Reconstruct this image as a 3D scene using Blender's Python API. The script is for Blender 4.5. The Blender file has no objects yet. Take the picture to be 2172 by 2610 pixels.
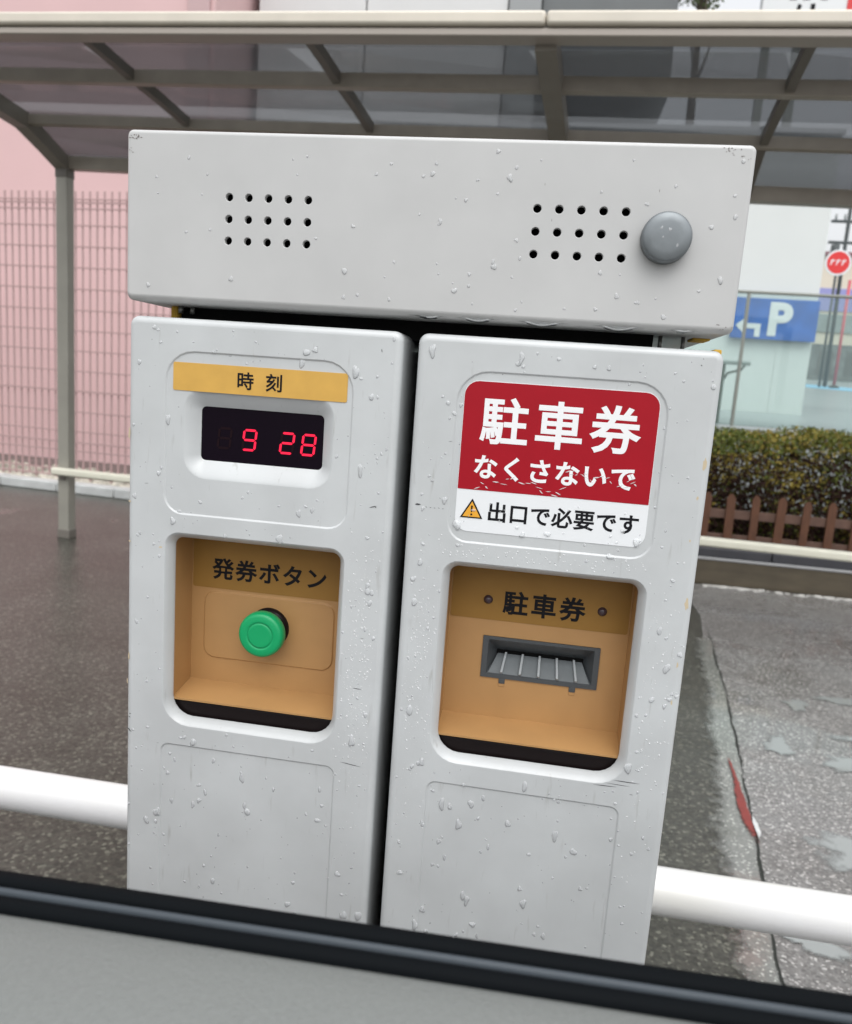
import bpy, bmesh, math, random
from mathutils import Vector, Matrix
random.seed(11)
R = math.radians
sc = bpy.context.scene
COL = sc.collection

# ------------------------------------------------------------------ camera
cd = bpy.data.cameras.new('camera'); cam = bpy.data.objects.new('camera', cd); COL.objects.link(cam)
sc.camera = cam
cd.sensor_fit = 'HORIZONTAL'; cd.sensor_width = 36.0; cd.lens = 36.0 * 1961.0 / 2172.0
cd.clip_start = 0.02; cd.clip_end = 600
cd.dof.use_dof = True; cd.dof.focus_distance = 0.60; cd.dof.aperture_fstop = 13.0
yaw, pit, rol = R(-8.08), R(9.36), R(4.07)
fwd = Vector((math.sin(yaw) * math.cos(pit), math.cos(yaw) * math.cos(pit), -math.sin(pit)))
rt = Vector((math.cos(yaw), -math.sin(yaw), 0)); up = rt.cross(fwd)
r2 = rt * math.cos(rol) + up * math.sin(rol); u2 = -rt * math.sin(rol) + up * math.cos(rol)
M = Matrix((r2, u2, -fwd)).transposed().to_4x4(); M.translation = Vector((0.1026, -0.5763, 1.2))
cam.matrix_world = M

# ------------------------------------------------------------------ light
w = bpy.data.worlds.new('World'); sc.world = w; w.use_nodes = True
nt = w.node_tree; nt.nodes.clear()
sky = nt.nodes.new('ShaderNodeTexSky'); sky.sky_type = 'NISHITA'; sky.sun_disc = False
sky.sun_elevation = R(52); sky.sun_rotation = R(165); sky.air_density = 1.0; sky.dust_density = 1.0
hs = nt.nodes.new('ShaderNodeHueSaturation'); hs.inputs['Saturation'].default_value = 0.10
bg = nt.nodes.new('ShaderNodeBackground'); bg.inputs['Strength'].default_value = 0.13
wo = nt.nodes.new('ShaderNodeOutputWorld')
tcw = nt.nodes.new('ShaderNodeTexCoord'); sx = nt.nodes.new('ShaderNodeSeparateXYZ'); mrw = nt.nodes.new('ShaderNodeMapRange')
mrw.inputs['From Min'].default_value = 0.0; mrw.inputs['From Max'].default_value = 1.0; mrw.inputs['To Min'].default_value = .55; mrw.inputs['To Max'].default_value = 4.6
vmw = nt.nodes.new('ShaderNodeVectorMath'); vmw.operation = 'SCALE'
nt.links.new(tcw.outputs['Generated'], sx.inputs[0]); nt.links.new(sx.outputs['Z'], mrw.inputs[0])
nt.links.new(sky.outputs[0], hs.inputs['Color']); nt.links.new(hs.outputs[0], vmw.inputs[0]); nt.links.new(mrw.outputs[0], vmw.inputs['Scale']); nt.links.new(vmw.outputs[0], bg.inputs[0]); nt.links.new(bg.outputs[0], wo.inputs[0])
sl = bpy.data.lights.new('sun', 'SUN'); sl.energy = 1.1; sl.angle = R(60); sl.color = (1, 0.985, 0.96)
so = bpy.data.objects.new('sun', sl); COL.objects.link(so)
so.rotation_euler = (R(24), 0, R(15))
vs = sc.view_settings; vs.view_transform = 'Standard'; vs.look = 'None'; vs.exposure = -0.10; vs.gamma = 1.0
sc.render.film_transparent = False
sc.cycles.max_bounces = 10; sc.cycles.transparent_max_bounces = 16

# ------------------------------------------------------------------ materials
def mat(name, col, rough=0.5, metal=0.0, spec=0.5, coat=0.0, emit=None, es=0.0,
        var=0.0, vscale=20.0, var2=None, bump=0.0, bscale=80.0, bdist=0.001, detail=4.0, rvar=0.0, stretch=None):
    m = bpy.data.materials.new(name); m.use_nodes = True
    n = m.node_tree.nodes; l = m.node_tree.links; b = n['Principled BSDF']
    b.inputs['Base Color'].default_value = (*col, 1); b.inputs['Roughness'].default_value = rough
    b.inputs['Metallic'].default_value = metal; b.inputs['Specular IOR Level'].default_value = spec
    b.inputs['Coat Weight'].default_value = coat; b.inputs['Coat Roughness'].default_value = 0.15
    if emit: b.inputs['Emission Color'].default_value = (*emit, 1); b.inputs['Emission Strength'].default_value = es
    tc = n.new('ShaderNodeTexCoord'); vec = tc.outputs['Object']
    if stretch:
        mp = n.new('ShaderNodeMapping'); mp.inputs['Scale'].default_value = stretch
        l.new(vec, mp.inputs[0]); vec = mp.outputs[0]
    if var > 0:
        ns = n.new('ShaderNodeTexNoise'); ns.inputs['Scale'].default_value = vscale; ns.inputs['Detail'].default_value = detail
        l.new(vec, ns.inputs['Vector'])
        rp = n.new('ShaderNodeValToRGB'); rp.color_ramp.elements[0].position = 0.3; rp.color_ramp.elements[1].position = 0.7
        c2 = var2 if var2 else tuple(c * (1 - var) for c in col)
        rp.color_ramp.elements[0].color = (*c2, 1); rp.color_ramp.elements[1].color = (*col, 1)
        l.new(ns.outputs[0], rp.inputs[0]); l.new(rp.outputs[0], b.inputs['Base Color'])
    if rvar > 0:
        ns = n.new('ShaderNodeTexNoise'); ns.inputs['Scale'].default_value = vscale * 1.7; ns.inputs['Detail'].default_value = 3
        l.new(vec, ns.inputs['Vector'])
        mr = n.new('ShaderNodeMapRange'); mr.inputs['To Min'].default_value = max(0.02, rough - rvar); mr.inputs['To Max'].default_value = rough + rvar
        l.new(ns.outputs[0], mr.inputs[0]); l.new(mr.outputs[0], b.inputs['Roughness'])
    if bump > 0:
        ns = n.new('ShaderNodeTexNoise'); ns.inputs['Scale'].default_value = bscale; ns.inputs['Detail'].default_value = 3
        l.new(vec, ns.inputs['Vector'])
        bp = n.new('ShaderNodeBump'); bp.inputs['Strength'].default_value = bump; bp.inputs['Distance'].default_value = bdist
        l.new(ns.outputs[0], bp.inputs['Height']); l.new(bp.outputs[0], b.inputs['Normal'])
    return m

def clear_mat(name, tint, ior=1.45, rough=0.0, body=0.0, bcol=(.8, .8, .8), bump=0.0, bscale=30.0):
    """thin clear sheet or water: see-through with mirror-like sheen and an optional milky body"""
    m = bpy.data.materials.new(name); m.use_nodes = True
    n = m.node_tree.nodes; l = m.node_tree.links; n.clear()
    o = n.new('ShaderNodeOutputMaterial'); t = n.new('ShaderNodeBsdfTransparent'); t.inputs[0].default_value = (*tint, 1)
    g = n.new('ShaderNodeBsdfGlossy'); g.inputs['Roughness'].default_value = rough
    f = n.new('ShaderNodeFresnel'); f.inputs[0].default_value = ior
    mx = n.new('ShaderNodeMixShader')
    src = t
    if body > 0:
        d = n.new('ShaderNodeBsdfDiffuse'); d.inputs[0].default_value = (*bcol, 1)
        m1 = n.new('ShaderNodeMixShader'); m1.inputs[0].default_value = body
        l.new(t.outputs[0], m1.inputs[1]); l.new(d.outputs[0], m1.inputs[2]); src = m1
    if bump > 0:
        tc = n.new('ShaderNodeTexCoord'); ns = n.new('ShaderNodeTexNoise'); ns.inputs['Scale'].default_value = bscale
        bp = n.new('ShaderNodeBump'); bp.inputs['Strength'].default_value = bump; bp.inputs['Distance'].default_value = .01
        l.new(tc.outputs['Object'], ns.inputs['Vector']); l.new(ns.outputs[0], bp.inputs['Height']); l.new(bp.outputs[0], g.inputs['Normal'])
    l.new(f.outputs[0], mx.inputs[0]); l.new(src.outputs[0], mx.inputs[1]); l.new(g.outputs[0], mx.inputs[2])
    l.new(mx.outputs[0], o.inputs[0])
    return m

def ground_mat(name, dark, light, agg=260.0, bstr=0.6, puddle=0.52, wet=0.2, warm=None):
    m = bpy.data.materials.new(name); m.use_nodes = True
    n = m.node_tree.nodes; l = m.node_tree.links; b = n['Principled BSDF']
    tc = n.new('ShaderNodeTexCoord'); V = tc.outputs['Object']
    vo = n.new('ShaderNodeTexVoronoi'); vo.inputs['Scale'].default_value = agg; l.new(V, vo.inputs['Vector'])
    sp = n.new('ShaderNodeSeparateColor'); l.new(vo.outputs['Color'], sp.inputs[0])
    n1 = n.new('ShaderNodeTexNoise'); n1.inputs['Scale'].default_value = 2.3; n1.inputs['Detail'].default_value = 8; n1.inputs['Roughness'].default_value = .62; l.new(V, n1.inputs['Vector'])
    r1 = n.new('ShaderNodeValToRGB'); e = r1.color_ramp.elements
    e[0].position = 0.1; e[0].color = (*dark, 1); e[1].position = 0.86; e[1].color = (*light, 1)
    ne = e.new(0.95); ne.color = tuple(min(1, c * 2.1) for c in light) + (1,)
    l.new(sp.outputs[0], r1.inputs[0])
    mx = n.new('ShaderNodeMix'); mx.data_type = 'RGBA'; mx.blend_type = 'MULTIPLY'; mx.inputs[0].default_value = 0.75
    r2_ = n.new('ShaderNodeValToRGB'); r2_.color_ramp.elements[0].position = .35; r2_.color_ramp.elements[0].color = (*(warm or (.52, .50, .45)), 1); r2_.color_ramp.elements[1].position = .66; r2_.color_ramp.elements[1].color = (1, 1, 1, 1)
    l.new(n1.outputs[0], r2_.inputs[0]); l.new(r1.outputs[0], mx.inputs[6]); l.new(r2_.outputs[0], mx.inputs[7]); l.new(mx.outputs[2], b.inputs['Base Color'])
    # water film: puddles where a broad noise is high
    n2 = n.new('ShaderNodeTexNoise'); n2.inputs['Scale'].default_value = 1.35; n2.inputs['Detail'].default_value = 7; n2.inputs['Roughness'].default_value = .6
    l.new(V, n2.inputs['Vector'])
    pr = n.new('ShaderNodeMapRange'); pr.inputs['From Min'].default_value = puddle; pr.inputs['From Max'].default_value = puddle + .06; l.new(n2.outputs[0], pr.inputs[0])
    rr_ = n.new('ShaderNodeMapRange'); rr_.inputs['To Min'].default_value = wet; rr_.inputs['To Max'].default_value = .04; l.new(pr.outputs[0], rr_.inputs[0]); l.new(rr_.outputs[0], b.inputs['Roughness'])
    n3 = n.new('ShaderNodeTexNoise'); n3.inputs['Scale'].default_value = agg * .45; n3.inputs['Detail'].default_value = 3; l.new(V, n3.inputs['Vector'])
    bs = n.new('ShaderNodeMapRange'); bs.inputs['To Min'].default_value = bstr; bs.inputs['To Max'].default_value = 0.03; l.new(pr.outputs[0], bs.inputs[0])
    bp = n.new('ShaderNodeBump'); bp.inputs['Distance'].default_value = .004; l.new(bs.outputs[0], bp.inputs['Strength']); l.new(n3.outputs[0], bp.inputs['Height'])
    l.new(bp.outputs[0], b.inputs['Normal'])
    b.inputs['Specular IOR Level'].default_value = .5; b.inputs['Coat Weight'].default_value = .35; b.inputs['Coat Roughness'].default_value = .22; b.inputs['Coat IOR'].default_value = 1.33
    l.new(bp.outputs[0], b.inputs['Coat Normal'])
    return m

def paint_mat():
    """light grey machine paint: faint grime clouds, fine vertical run marks, thin water film"""
    m = mat('machine_paint', (.55, .565, .565), .33, coat=.25, bump=.10, bscale=140, bdist=.0006, rvar=.08, vscale=30)
    n = m.node_tree.nodes; l = m.node_tree.links; b = n['Principled BSDF']
    tc = n.new('ShaderNodeTexCoord')
    a = n.new('ShaderNodeTexNoise'); a.inputs['Scale'].default_value = 14; a.inputs['Detail'].default_value = 6; l.new(tc.outputs['Object'], a.inputs['Vector'])
    ra = n.new('ShaderNodeValToRGB'); ra.color_ramp.elements[0].position = .28; ra.color_ramp.elements[0].color = (.455, .468, .466, 1); ra.color_ramp.elements[1].position = .66; ra.color_ramp.elements[1].color = (.52, .537, .536, 1)
    l.new(a.outputs[0], ra.inputs[0])
    mp = n.new('ShaderNodeMapping'); mp.inputs['Scale'].default_value = (190, 190, 24); l.new(tc.outputs['Object'], mp.inputs[0])
    s = n.new('ShaderNodeTexNoise'); s.inputs['Scale'].default_value = 1; s.inputs['Detail'].default_value = 5; l.new(mp.outputs[0], s.inputs['Vector'])
    rs = n.new('ShaderNodeValToRGB'); rs.color_ramp.elements[0].position = .24; rs.color_ramp.elements[0].color = (.62, .60, .56, 1); rs.color_ramp.elements[1].position = .36; rs.color_ramp.elements[1].color = (1, 1, 1, 1)
    l.new(s.outputs[0], rs.inputs[0])
    mx = n.new('ShaderNodeMix'); mx.data_type = 'RGBA'; mx.blend_type = 'MULTIPLY'; mx.inputs[0].default_value = .55
    l.new(ra.outputs[0], mx.inputs[6]); l.new(rs.outputs[0], mx.inputs[7]); l.new(mx.outputs[2], b.inputs['Base Color'])
    return m

PAINT = paint_mat()
AMBER = mat('amber_plastic', (.43, .24, .093), .42, bump=.06, bscale=300, bdist=.0004, var=.12, vscale=25)
AMBER_LABEL = mat('amber_label', (.29, .155, .036), .5, spec=.25, var=.08, vscale=40)  # darker label film; tone also carries shade at the recess top
GOLD_LABEL = mat('gold_label', (.62, .36, .075), .38, var=.1, vscale=60)
BLACK = mat('black_void', (.004, .004, .004), .6, spec=.1)
BLACKG = mat('black_rubber', (.009, .006, .006), .3, spec=.22, bump=.2, bscale=200)
INK = mat('black_ink', (.008, .008, .010), .5, spec=.15)
WHITEINK = mat('white_ink', (.80, .80, .80), .4)
RED = mat('red_sticker', (.34, .006, .015), .45, spec=.2, var=.06, vscale=50)
WHITE_ST = mat('white_sticker', (.74, .755, .76), .25)
YEL = mat('yellow_ink', (.75, .36, .03), .4)
GREEN = mat('green_plastic', (.0, .31, .105), .4)
GREEN_D = mat('green_groove', (.0, .27, .095), .4)  # shade in the button's groove, put in as a darker green
KNOB = mat('steel_knob', (.22, .24, .25), .38, metal=.45, var=.2, vscale=70, bump=.05, bscale=200)
SLOTG = mat('slot_plastic', (.06, .066, .070), .42, bump=.05, bscale=200)
RAMP = mat('ramp_plastic', (.15, .165, .17), .4, var=.12, vscale=90)
RIBM = mat('rib_plastic', (.34, .36, .365), .3)
LAMP = mat('dull_lamp', (.055, .035, .04), .2)
DISP = mat('display_glass', (.005, .002, .006), .12, spec=.12)
LED = mat('red_led', (.5, .0, .03), .5, emit=(1.0, .008, .045), es=.95)
GHOST = mat('unlit_led', (.010, .003, .005), .6, spec=.1)
FOAM = mat('yellow_foam', (.60, .36, .05), .9, bump=.4, bscale=400)
BOLT = mat('bolt_steel', (.2, .2, .19), .35, metal=.8)
SCUFF = mat('scuff', (.05, .05, .052), .7)
SCUFF_L = mat('scuff_light', (.25, .25, .25), .7)
PEEL = mat('old_glue', (.52, .43, .29), .7)
WATER = clear_mat('water_drop', (1, 1, 1), 1.25, .06, .27, (.95, .97, .98))
CREAM = mat('cream_aluminium', (.68, .625, .53), .4, var=.1, vscale=6)
ALU = mat('bronze_aluminium', (.40, .355, .30), .42, metal=.15, var=.15, vscale=9)
ALU_D = mat('dark_and_shaded_aluminium', (.16, .145, .125), .5)  # dark fittings; on the rafters it stands in for shade under the roof
ARM = mat('arm_aluminium', (.26, .235, .20), .45, var=.12, vscale=9)
POSTM = mat('post_aluminium', (.34, .325, .28), .42, metal=.2, var=.12, vscale=7)
SMOKE = clear_mat('smoked_sheet', (.34, .355, .37), 1.5, .08, .60, (.29, .305, .32), bump=.08, bscale=3)
RAILC = mat('cream_rail', (.72, .70, .58), .4, var=.08, vscale=8)
PIPEW = mat('white_pipe_paint', (.77, .77, .79), .35, coat=.2, var=.06, var2=(.72, .71, .67), vscale=7, stretch=(.5, 2, 2), detail=7, bump=.15, bscale=60)
PINK = mat('pink_siding', (.69, .465, .46), .6, var=.05, vscale=1.2)
WIRE = mat('fence_wire', (.42, .28, .27), .6)
WHITEW = mat('white_wall', (.66, .68, .66), .6, var=.04, vscale=1.5)
SIDING = mat('pale_siding', (.66, .66, .65), .55, var=.05, vscale=2)
DKGLASS = mat('dark_cladding', (.13, .14, .14), .35, var=.25, vscale=1.5)
GREYW = mat('grey_reveal', (.30, .31, .31), .55)
BLUE = mat('blue_sign', (.012, .13, .52), .6, var=.3, vscale=6)
GLASS = clear_mat('balustrade_glass', (.86, .93, .915), 1.5, .0, .07, (.62, .74, .73))
STEELR = mat('rail_steel', (.26, .27, .24), .4, metal=.4)
KERBW = mat('kerb_concrete', (.50, .51, .50), .65, var=.2, vscale=7, bump=.3, bscale=60)
RUBBLE = mat('rubble', (.62, .57, .48), .9, var=.55, vscale=22, bump=.8, bscale=40, bdist=.02)
BROWNC = mat('shaded_concrete', (.115, .092, .06), .45, var=.35, vscale=5, bump=.3, bscale=60, stretch=(1, 1, 3))  # shade on the kerb face is put into this dark brown
SLATE = mat('slate_cap', (.052, .052, .06), .45, var=.25, vscale=8)
PALE = mat('pale_strip', (.36, .36, .36), .4)
WOOD = mat('brown_picket', (.145, .058, .027), .6, var=.35, vscale=18, bump=.3, bscale=40, stretch=(3, 3, .6))
WOODR = mat('weathered_crossbar', (.16, .088, .062), .65, var=.3, vscale=15)
SOIL = mat('soil', (.05, .035, .025), .9, bump=1, bscale=40, bdist=.02)
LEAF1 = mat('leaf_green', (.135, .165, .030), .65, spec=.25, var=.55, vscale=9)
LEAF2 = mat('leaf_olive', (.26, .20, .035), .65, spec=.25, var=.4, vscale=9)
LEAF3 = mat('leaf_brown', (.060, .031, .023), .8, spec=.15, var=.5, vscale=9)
TWIG = mat('twig', (.055, .034, .026), .8)
LEAFT = mat('tree_leaf', (.13, .17, .055), .5, var=.5, vscale=3)
BARK = mat('bark', (.09, .07, .05), .8)
SEALM = mat('door_rubber', (.003, .004, .005), .7, spec=.07, bump=.1, bscale=300)
SEAL_HI = mat('seal_highlight', (.05, .06, .07), .5, spec=.3, bump=.15, bscale=240)  # highlight along the window seal, put in as a lighter strip
TRIM = mat('door_trim_vinyl', (.165, .174, .165), .52, bump=.8, bscale=800, bdist=.0006, var=.09, vscale=520)
DOORP = mat('door_paint', (.72, .73, .74), .3, coat=.6)  # outer skin out of view, chosen pale to bounce light onto the machine
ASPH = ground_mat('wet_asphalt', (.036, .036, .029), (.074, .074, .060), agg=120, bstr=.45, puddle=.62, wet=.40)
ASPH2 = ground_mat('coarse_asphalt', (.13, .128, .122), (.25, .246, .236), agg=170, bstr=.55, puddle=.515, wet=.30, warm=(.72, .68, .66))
GUTC = ground_mat('smooth_concrete', (.17, .178, .165), (.21, .216, .20), agg=180, bstr=.12, puddle=.40, wet=.14, warm=(.8, .78, .74))
TARJ = mat('tar_joint', (.015, .017, .013), .6, bump=.5, bscale=90)
STREET = mat('street_surface', (.36, .39, .39), .3, var=.2, vscale=.5)
BLUEP = mat('blue_paint', (.22, .48, .66), .5)
REDP = mat('worn_red_paint', (.24, .03, .022), .3, var=.35, vscale=30, bump=.3, bscale=90)
WHITEP = mat('worn_white_paint_and_sheen', (.62, .63, .62), .35, var=.3, vscale=40)
PURP = mat('lilac_wall', (.27, .27, .50), .7)
MAROON = mat('maroon_wall', (.22, .12, .13), .7)
TAN = mat('tan_wall', (.62, .55, .45), .7)
POLEB = mat('pole_dark', (.06, .07, .07), .6)
POLER = mat('pole_red', (.55, .10, .12), .5)
DISTG = mat('distant_grey', (.30, .34, .33), .7, var=.3, vscale=2)
SIGNRED = mat('sign_red', (.66, .03, .03), .4)
SIGNW = mat('sign_white', (.74, .75, .75), .45)

# ------------------------------------------------------------------ object helpers
def tag(o, label=None, cat=None, group=None, kind=None):
    if label: o['label'] = label
    if cat: o['category'] = cat
    if group: o['group'] = group
    if kind: o['kind'] = kind
    return o

def thing(name, label, cat, loc=(0, 0, 0), rotz=0, group=None):
    o = bpy.data.objects.new(name, None); COL.objects.link(o)
    o.location = loc; o.rotation_euler = (0, 0, rotz); o.empty_display_size = .05
    return tag(o, label, cat, group)

def obj(name, bm, m, parent=None, smooth=None):
    if smooth is not None:
        for f in bm.faces: f.smooth = smooth
    me = bpy.data.meshes.new(name); bm.to_mesh(me); bm.free()
    for q in (m if isinstance(m, (list, tuple)) else [m]): me.materials.append(q)
    o = bpy.data.objects.new(name, me); COL.objects.link(o)
    if parent is not None: o.parent = parent
    return o

def box(bm, x0, x1, y0, y1, z0, z1, bev=0.0, seg=2, mi=0):
    vs = [bm.verts.new((x, y, z)) for z in (z0, z1) for y in (y0, y1) for x in (x0, x1)]
    fs = [bm.faces.new([vs[i] for i in q]) for q in ((0, 2, 3, 1), (4, 5, 7, 6), (0, 1, 5, 4), (2, 6, 7, 3), (0, 4, 6, 2), (1, 3, 7, 5))]
    for f in fs: f.material_index = mi
    if bev > 0:
        es = list({e for f in fs for e in f.edges})
        r = bmesh.ops.bevel(bm, geom=es, offset=bev, segments=seg, affect='EDGES', profile=.5, clamp_overlap=True)
        for f in r['faces']: f.smooth = True; f.material_index = mi
    return bm

def tube(bm, pts, r, n=16, cap=True, rads=None):
    pts = [Vector(p) for p in pts]; rings = []
    for i, p in enumerate(pts):
        t = (pts[min(i + 1, len(pts) - 1)] - pts[max(i - 1, 0)]).normalized()
        a = t.orthogonal().normalized() if i == 0 else (pa - t * pa.dot(t)).normalized()
        pa = a; b = t.cross(a); rr_ = rads[i] if rads else r
        rings.append([bm.verts.new(p + (a * math.cos(2 * math.pi * k / n) + b * math.sin(2 * math.pi * k / n)) * rr_) for k in range(n)])
    for q0, q1 in zip(rings, rings[1:]):
        for k in range(n):
            f = bm.faces.new((q0[k], q0[(k + 1) % n], q1[(k + 1) % n], q1[k])); f.smooth = True
    if cap: bm.faces.new(rings[0][::-1]); bm.faces.new(rings[-1])
    return bm

def revolve_y(bm, cx, cz, prof, n=40, cap0=True, cap1=False, wob=0.0):
    """profile of (radius, y), turned about the Y direction"""
    rings = []
    for (r, y) in prof:
        rings.append([bm.verts.new((cx + (r * (1 + (wob if k % 2 else -wob))) * math.cos(2 * math.pi * k / n), y, cz + (r * (1 + (wob if k % 2 else -wob))) * math.sin(2 * math.pi * k / n))) for k in range(n)])
    for q0, q1 in zip(rings, rings[1:]):
        for k in range(n):
            f = bm.faces.new((q0[k], q0[(k + 1) % n], q1[(k + 1) % n], q1[k])); f.smooth = True
    if cap0: bm.faces.new(rings[0])
    if cap1: bm.faces.new(rings[-1])
    bmesh.ops.recalc_face_normals(bm, faces=bm.faces)
    return bm

def rr(x0, x1, z0, z1, rad, n=7):
    """rounded rectangle; rad = (top left, top right, bottom right, bottom left)"""
    if not isinstance(rad, tuple): rad = (rad,) * 4
    tl, tr, br, bl = [max(q, 1e-5) for q in rad]; P = []
    for (cx, cz, r, a0) in ((x1 - tr, z1 - tr, tr, 0), (x0 + tl, z1 - tl, tl, 90), (x0 + bl, z0 + bl, bl, 180), (x1 - br, z0 + br, br, 270)):
        for k in range(n): a = R(a0 + 90 * k / (n - 1)); P.append((cx + r * math.cos(a), cz + r * math.sin(a)))
    return P

def circ(cx, cz, r, n=20): return [(cx + r * math.cos(2 * math.pi * k / n), cz + r * math.sin(2 * math.pi * k / n)) for k in range(n)]

def ring(bm, pts, y): return [bm.verts.new((x, y, z)) for x, z in pts]
def bridge(bm, a, b, mi=0, smooth=True):
    n = len(a)
    for k in range(n):
        f = bm.faces.new((a[k], a[(k + 1) % n], b[(k + 1) % n], b[k])); f.smooth = smooth; f.material_index = mi
def loop_edges(bm, vs): return [bm.edges.get((vs[k], vs[(k + 1) % len(vs)])) or bm.edges.new((vs[k], vs[(k + 1) % len(vs)])) for k in range(len(vs))]
def flat_fill(bm, loops):
    es = [e for lp in loops for e in loop_edges(bm, lp)]
    r = bmesh.ops.triangle_fill(bm, use_beauty=True, use_dissolve=False, edges=es, normal=(0, -1, 0))
    for g in r['geom']:
        if isinstance(g, bmesh.types.BMFace): g.smooth = False

def feature(bm, f):
    """f: dict(rings=[(pts, y)...], cap='fill' | 'open', inner=[features])  -> first ring"""
    rs = [ring(bm, p, y) for p, y in f['rings']]
    for a, b in zip(rs, rs[1:]): bridge(bm, a, b)
    if f.get('cap') == 'fill':
        flat_fill(bm, [rs[-1]] + [feature(bm, g) for g in f.get('inner', [])])
    return rs[0]

def shell(x0, x1, z0, z1, er, rc, depth, feats, y0=0.0, chamfer_bottom=0.0):
    bm = bmesh.new(); rs = []
    for k in range(7):
        t = k / 6 * math.pi / 2; ins = er * (1 - math.sin(t)); y = y0 + er * (1 - math.cos(t))
        zb = z0 + ins
        if chamfer_bottom: zb = z0 + chamfer_bottom * (1 - k / 6); 
        rs.append(ring(bm, rr(x0 + ins, x1 - ins, zb, z1 - ins, max(rc - ins, .0006)), y if not chamfer_bottom else y))
    rs.append(ring(bm, rr(x0, x1, z0, z1, rc), y0 + depth))
    for a, b in zip(rs, rs[1:]): bridge(bm, a, b)
    bm.faces.new(rs[-1]).smooth = False
    flat_fill(bm, [rs[0]] + [feature(bm, f) for f in feats])
    bmesh.ops.recalc_face_normals(bm, faces=bm.faces)
    return bm

def plate(x0, x1, z0, z1, rad, y, th=.0004):
    """thin label lying on a front-facing plane, front face at y - th"""
    bm = bmesh.new(); P = rr(x0, x1, z0, z1, rad)
    a = ring(bm, P, y - th); b = ring(bm, P, y); bridge(bm, a, b, smooth=False); bm.faces.new(a); bm.faces.new(b[::-1])
    bmesh.ops.recalc_face_normals(bm, faces=bm.faces)
    return bm

def poly(bm, pts, y, th=.0003):
    a = [bm.verts.new((x, y - th, z)) for x, z in pts]; b = [bm.verts.new((x, y, z)) for x, z in pts]
    bm.faces.new(a); bm.faces.new(b[::-1])
    for k in range(len(a)): bm.faces.new((a[k], b[k], b[(k + 1) % len(a)], a[(k + 1) % len(a)]))
    return bm

def glyphs(bm, chars, em, y, bold=0.0, th=.0003, squash=1.0):
    """chars: list of (character, x centre, z centre) laid on a front-facing plane"""
    for ch, cx, cz in chars:
        c = bpy.data.curves.new('t', 'FONT'); c.body = ch; c.size = em; c.resolution_u = 4
        c.bevel_depth = bold * em; c.bevel_resolution = 0; c.extrude = 0; c.fill_mode = 'BOTH'
        o = bpy.data.objects.new('t', c); COL.objects.link(o)
        bpy.context.view_layer.update()
        dg = bpy.context.evaluated_depsgraph_get()
        me = bpy.data.meshes.new_from_object(o.evaluated_get(dg))
        xs = [v.co.x for v in me.vertices]; ys = [v.co.y for v in me.vertices]
        if ch in '0123456789ABCDEFGHIJKLMNOPQRSTUVWXYZ!':
            mx, my = (min(xs) + max(xs)) / 2, (min(ys) + max(ys)) / 2
        else:
            mx, my = em * .5, em * .38
        for v in me.vertices: v.co = Vector((cx + (v.co.x - mx) * squash, y - th / 2 - (v.co.z / max(bold * em, 1e-9)) * th / 2, cz + (v.co.y - my)))
        for f in me.polygons: f.use_smooth = False
        bm.from_mesh(me)
        bpy.data.objects.remove(o); bpy.data.curves.remove(c); bpy.data.meshes.remove(me)
    for f in bm.faces: f.smooth = False
    return bm

def row(text, x0, x1, z):
    n = len(text); p = (x1 - x0) / n
    return [(ch, x0 + p * (k + .5), z) for k, ch in enumerate(text)]

def soften(m, lo=.30, hi=.42, scale=24.0, amp=.55, detail=6):
    # see-through towards the edge: attribute 'e' (0 edge .. 1 middle) broken up by noise
    n = m.node_tree.nodes; l = m.node_tree.links; b = n['Principled BSDF']
    at = n.new('ShaderNodeAttribute'); at.attribute_name = 'e'
    tc = n.new('ShaderNodeTexCoord'); ns = n.new('ShaderNodeTexNoise'); ns.inputs['Scale'].default_value = scale; ns.inputs['Detail'].default_value = detail; ns.inputs['Roughness'].default_value = .65
    l.new(tc.outputs['Object'], ns.inputs['Vector'])
    ma = n.new('ShaderNodeMath'); ma.operation = 'MULTIPLY_ADD'; ma.inputs[1].default_value = amp * 2; ma.inputs[2].default_value = -amp
    l.new(ns.outputs[0], ma.inputs[0])
    ad = n.new('ShaderNodeMath'); ad.operation = 'ADD'; l.new(ma.outputs[0], ad.inputs[0]); l.new(at.outputs['Fac'], ad.inputs[1])
    mr = n.new('ShaderNodeMapRange'); mr.inputs['From Min'].default_value = lo; mr.inputs['From Max'].default_value = hi
    l.new(ad.outputs[0], mr.inputs[0]); l.new(mr.outputs[0], b.inputs['Alpha'])
    return m
def soft_disc(P, c, z, m, name):
    bm = bmesh.new(); la = bm.verts.layers.float.new('e'); rs = []
    for f, e in ((1, 0), (.8, .35), (.55, .8), (.25, 1)):
        r_ = []
        for x, y in P:
            v_ = bm.verts.new((c[0] + (x - c[0]) * f, c[1] + (y - c[1]) * f, z)); v_[la] = e; r_.append(v_)
        rs.append(r_)
    for a, b in zip(rs, rs[1:]):
        for k in range(len(a)): bm.faces.new((a[k], a[(k + 1) % len(a)], b[(k + 1) % len(a)], b[k]))
    bm.faces.new(rs[-1])
    return tag(obj(name, bm, m), kind='structure')
# ================================================================== SETTING
def sheet(name, pts, z, m, kind='structure', sub=0):
    bm = bmesh.new(); bm.faces.new([bm.verts.new((x, y, z)) for x, y in pts])
    return tag(obj(name, bm, m), kind=kind)

sheet('ground', [(-150, -60), (150, -60), (150, 160), (-150, 160)], 0.0, ASPH)
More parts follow.
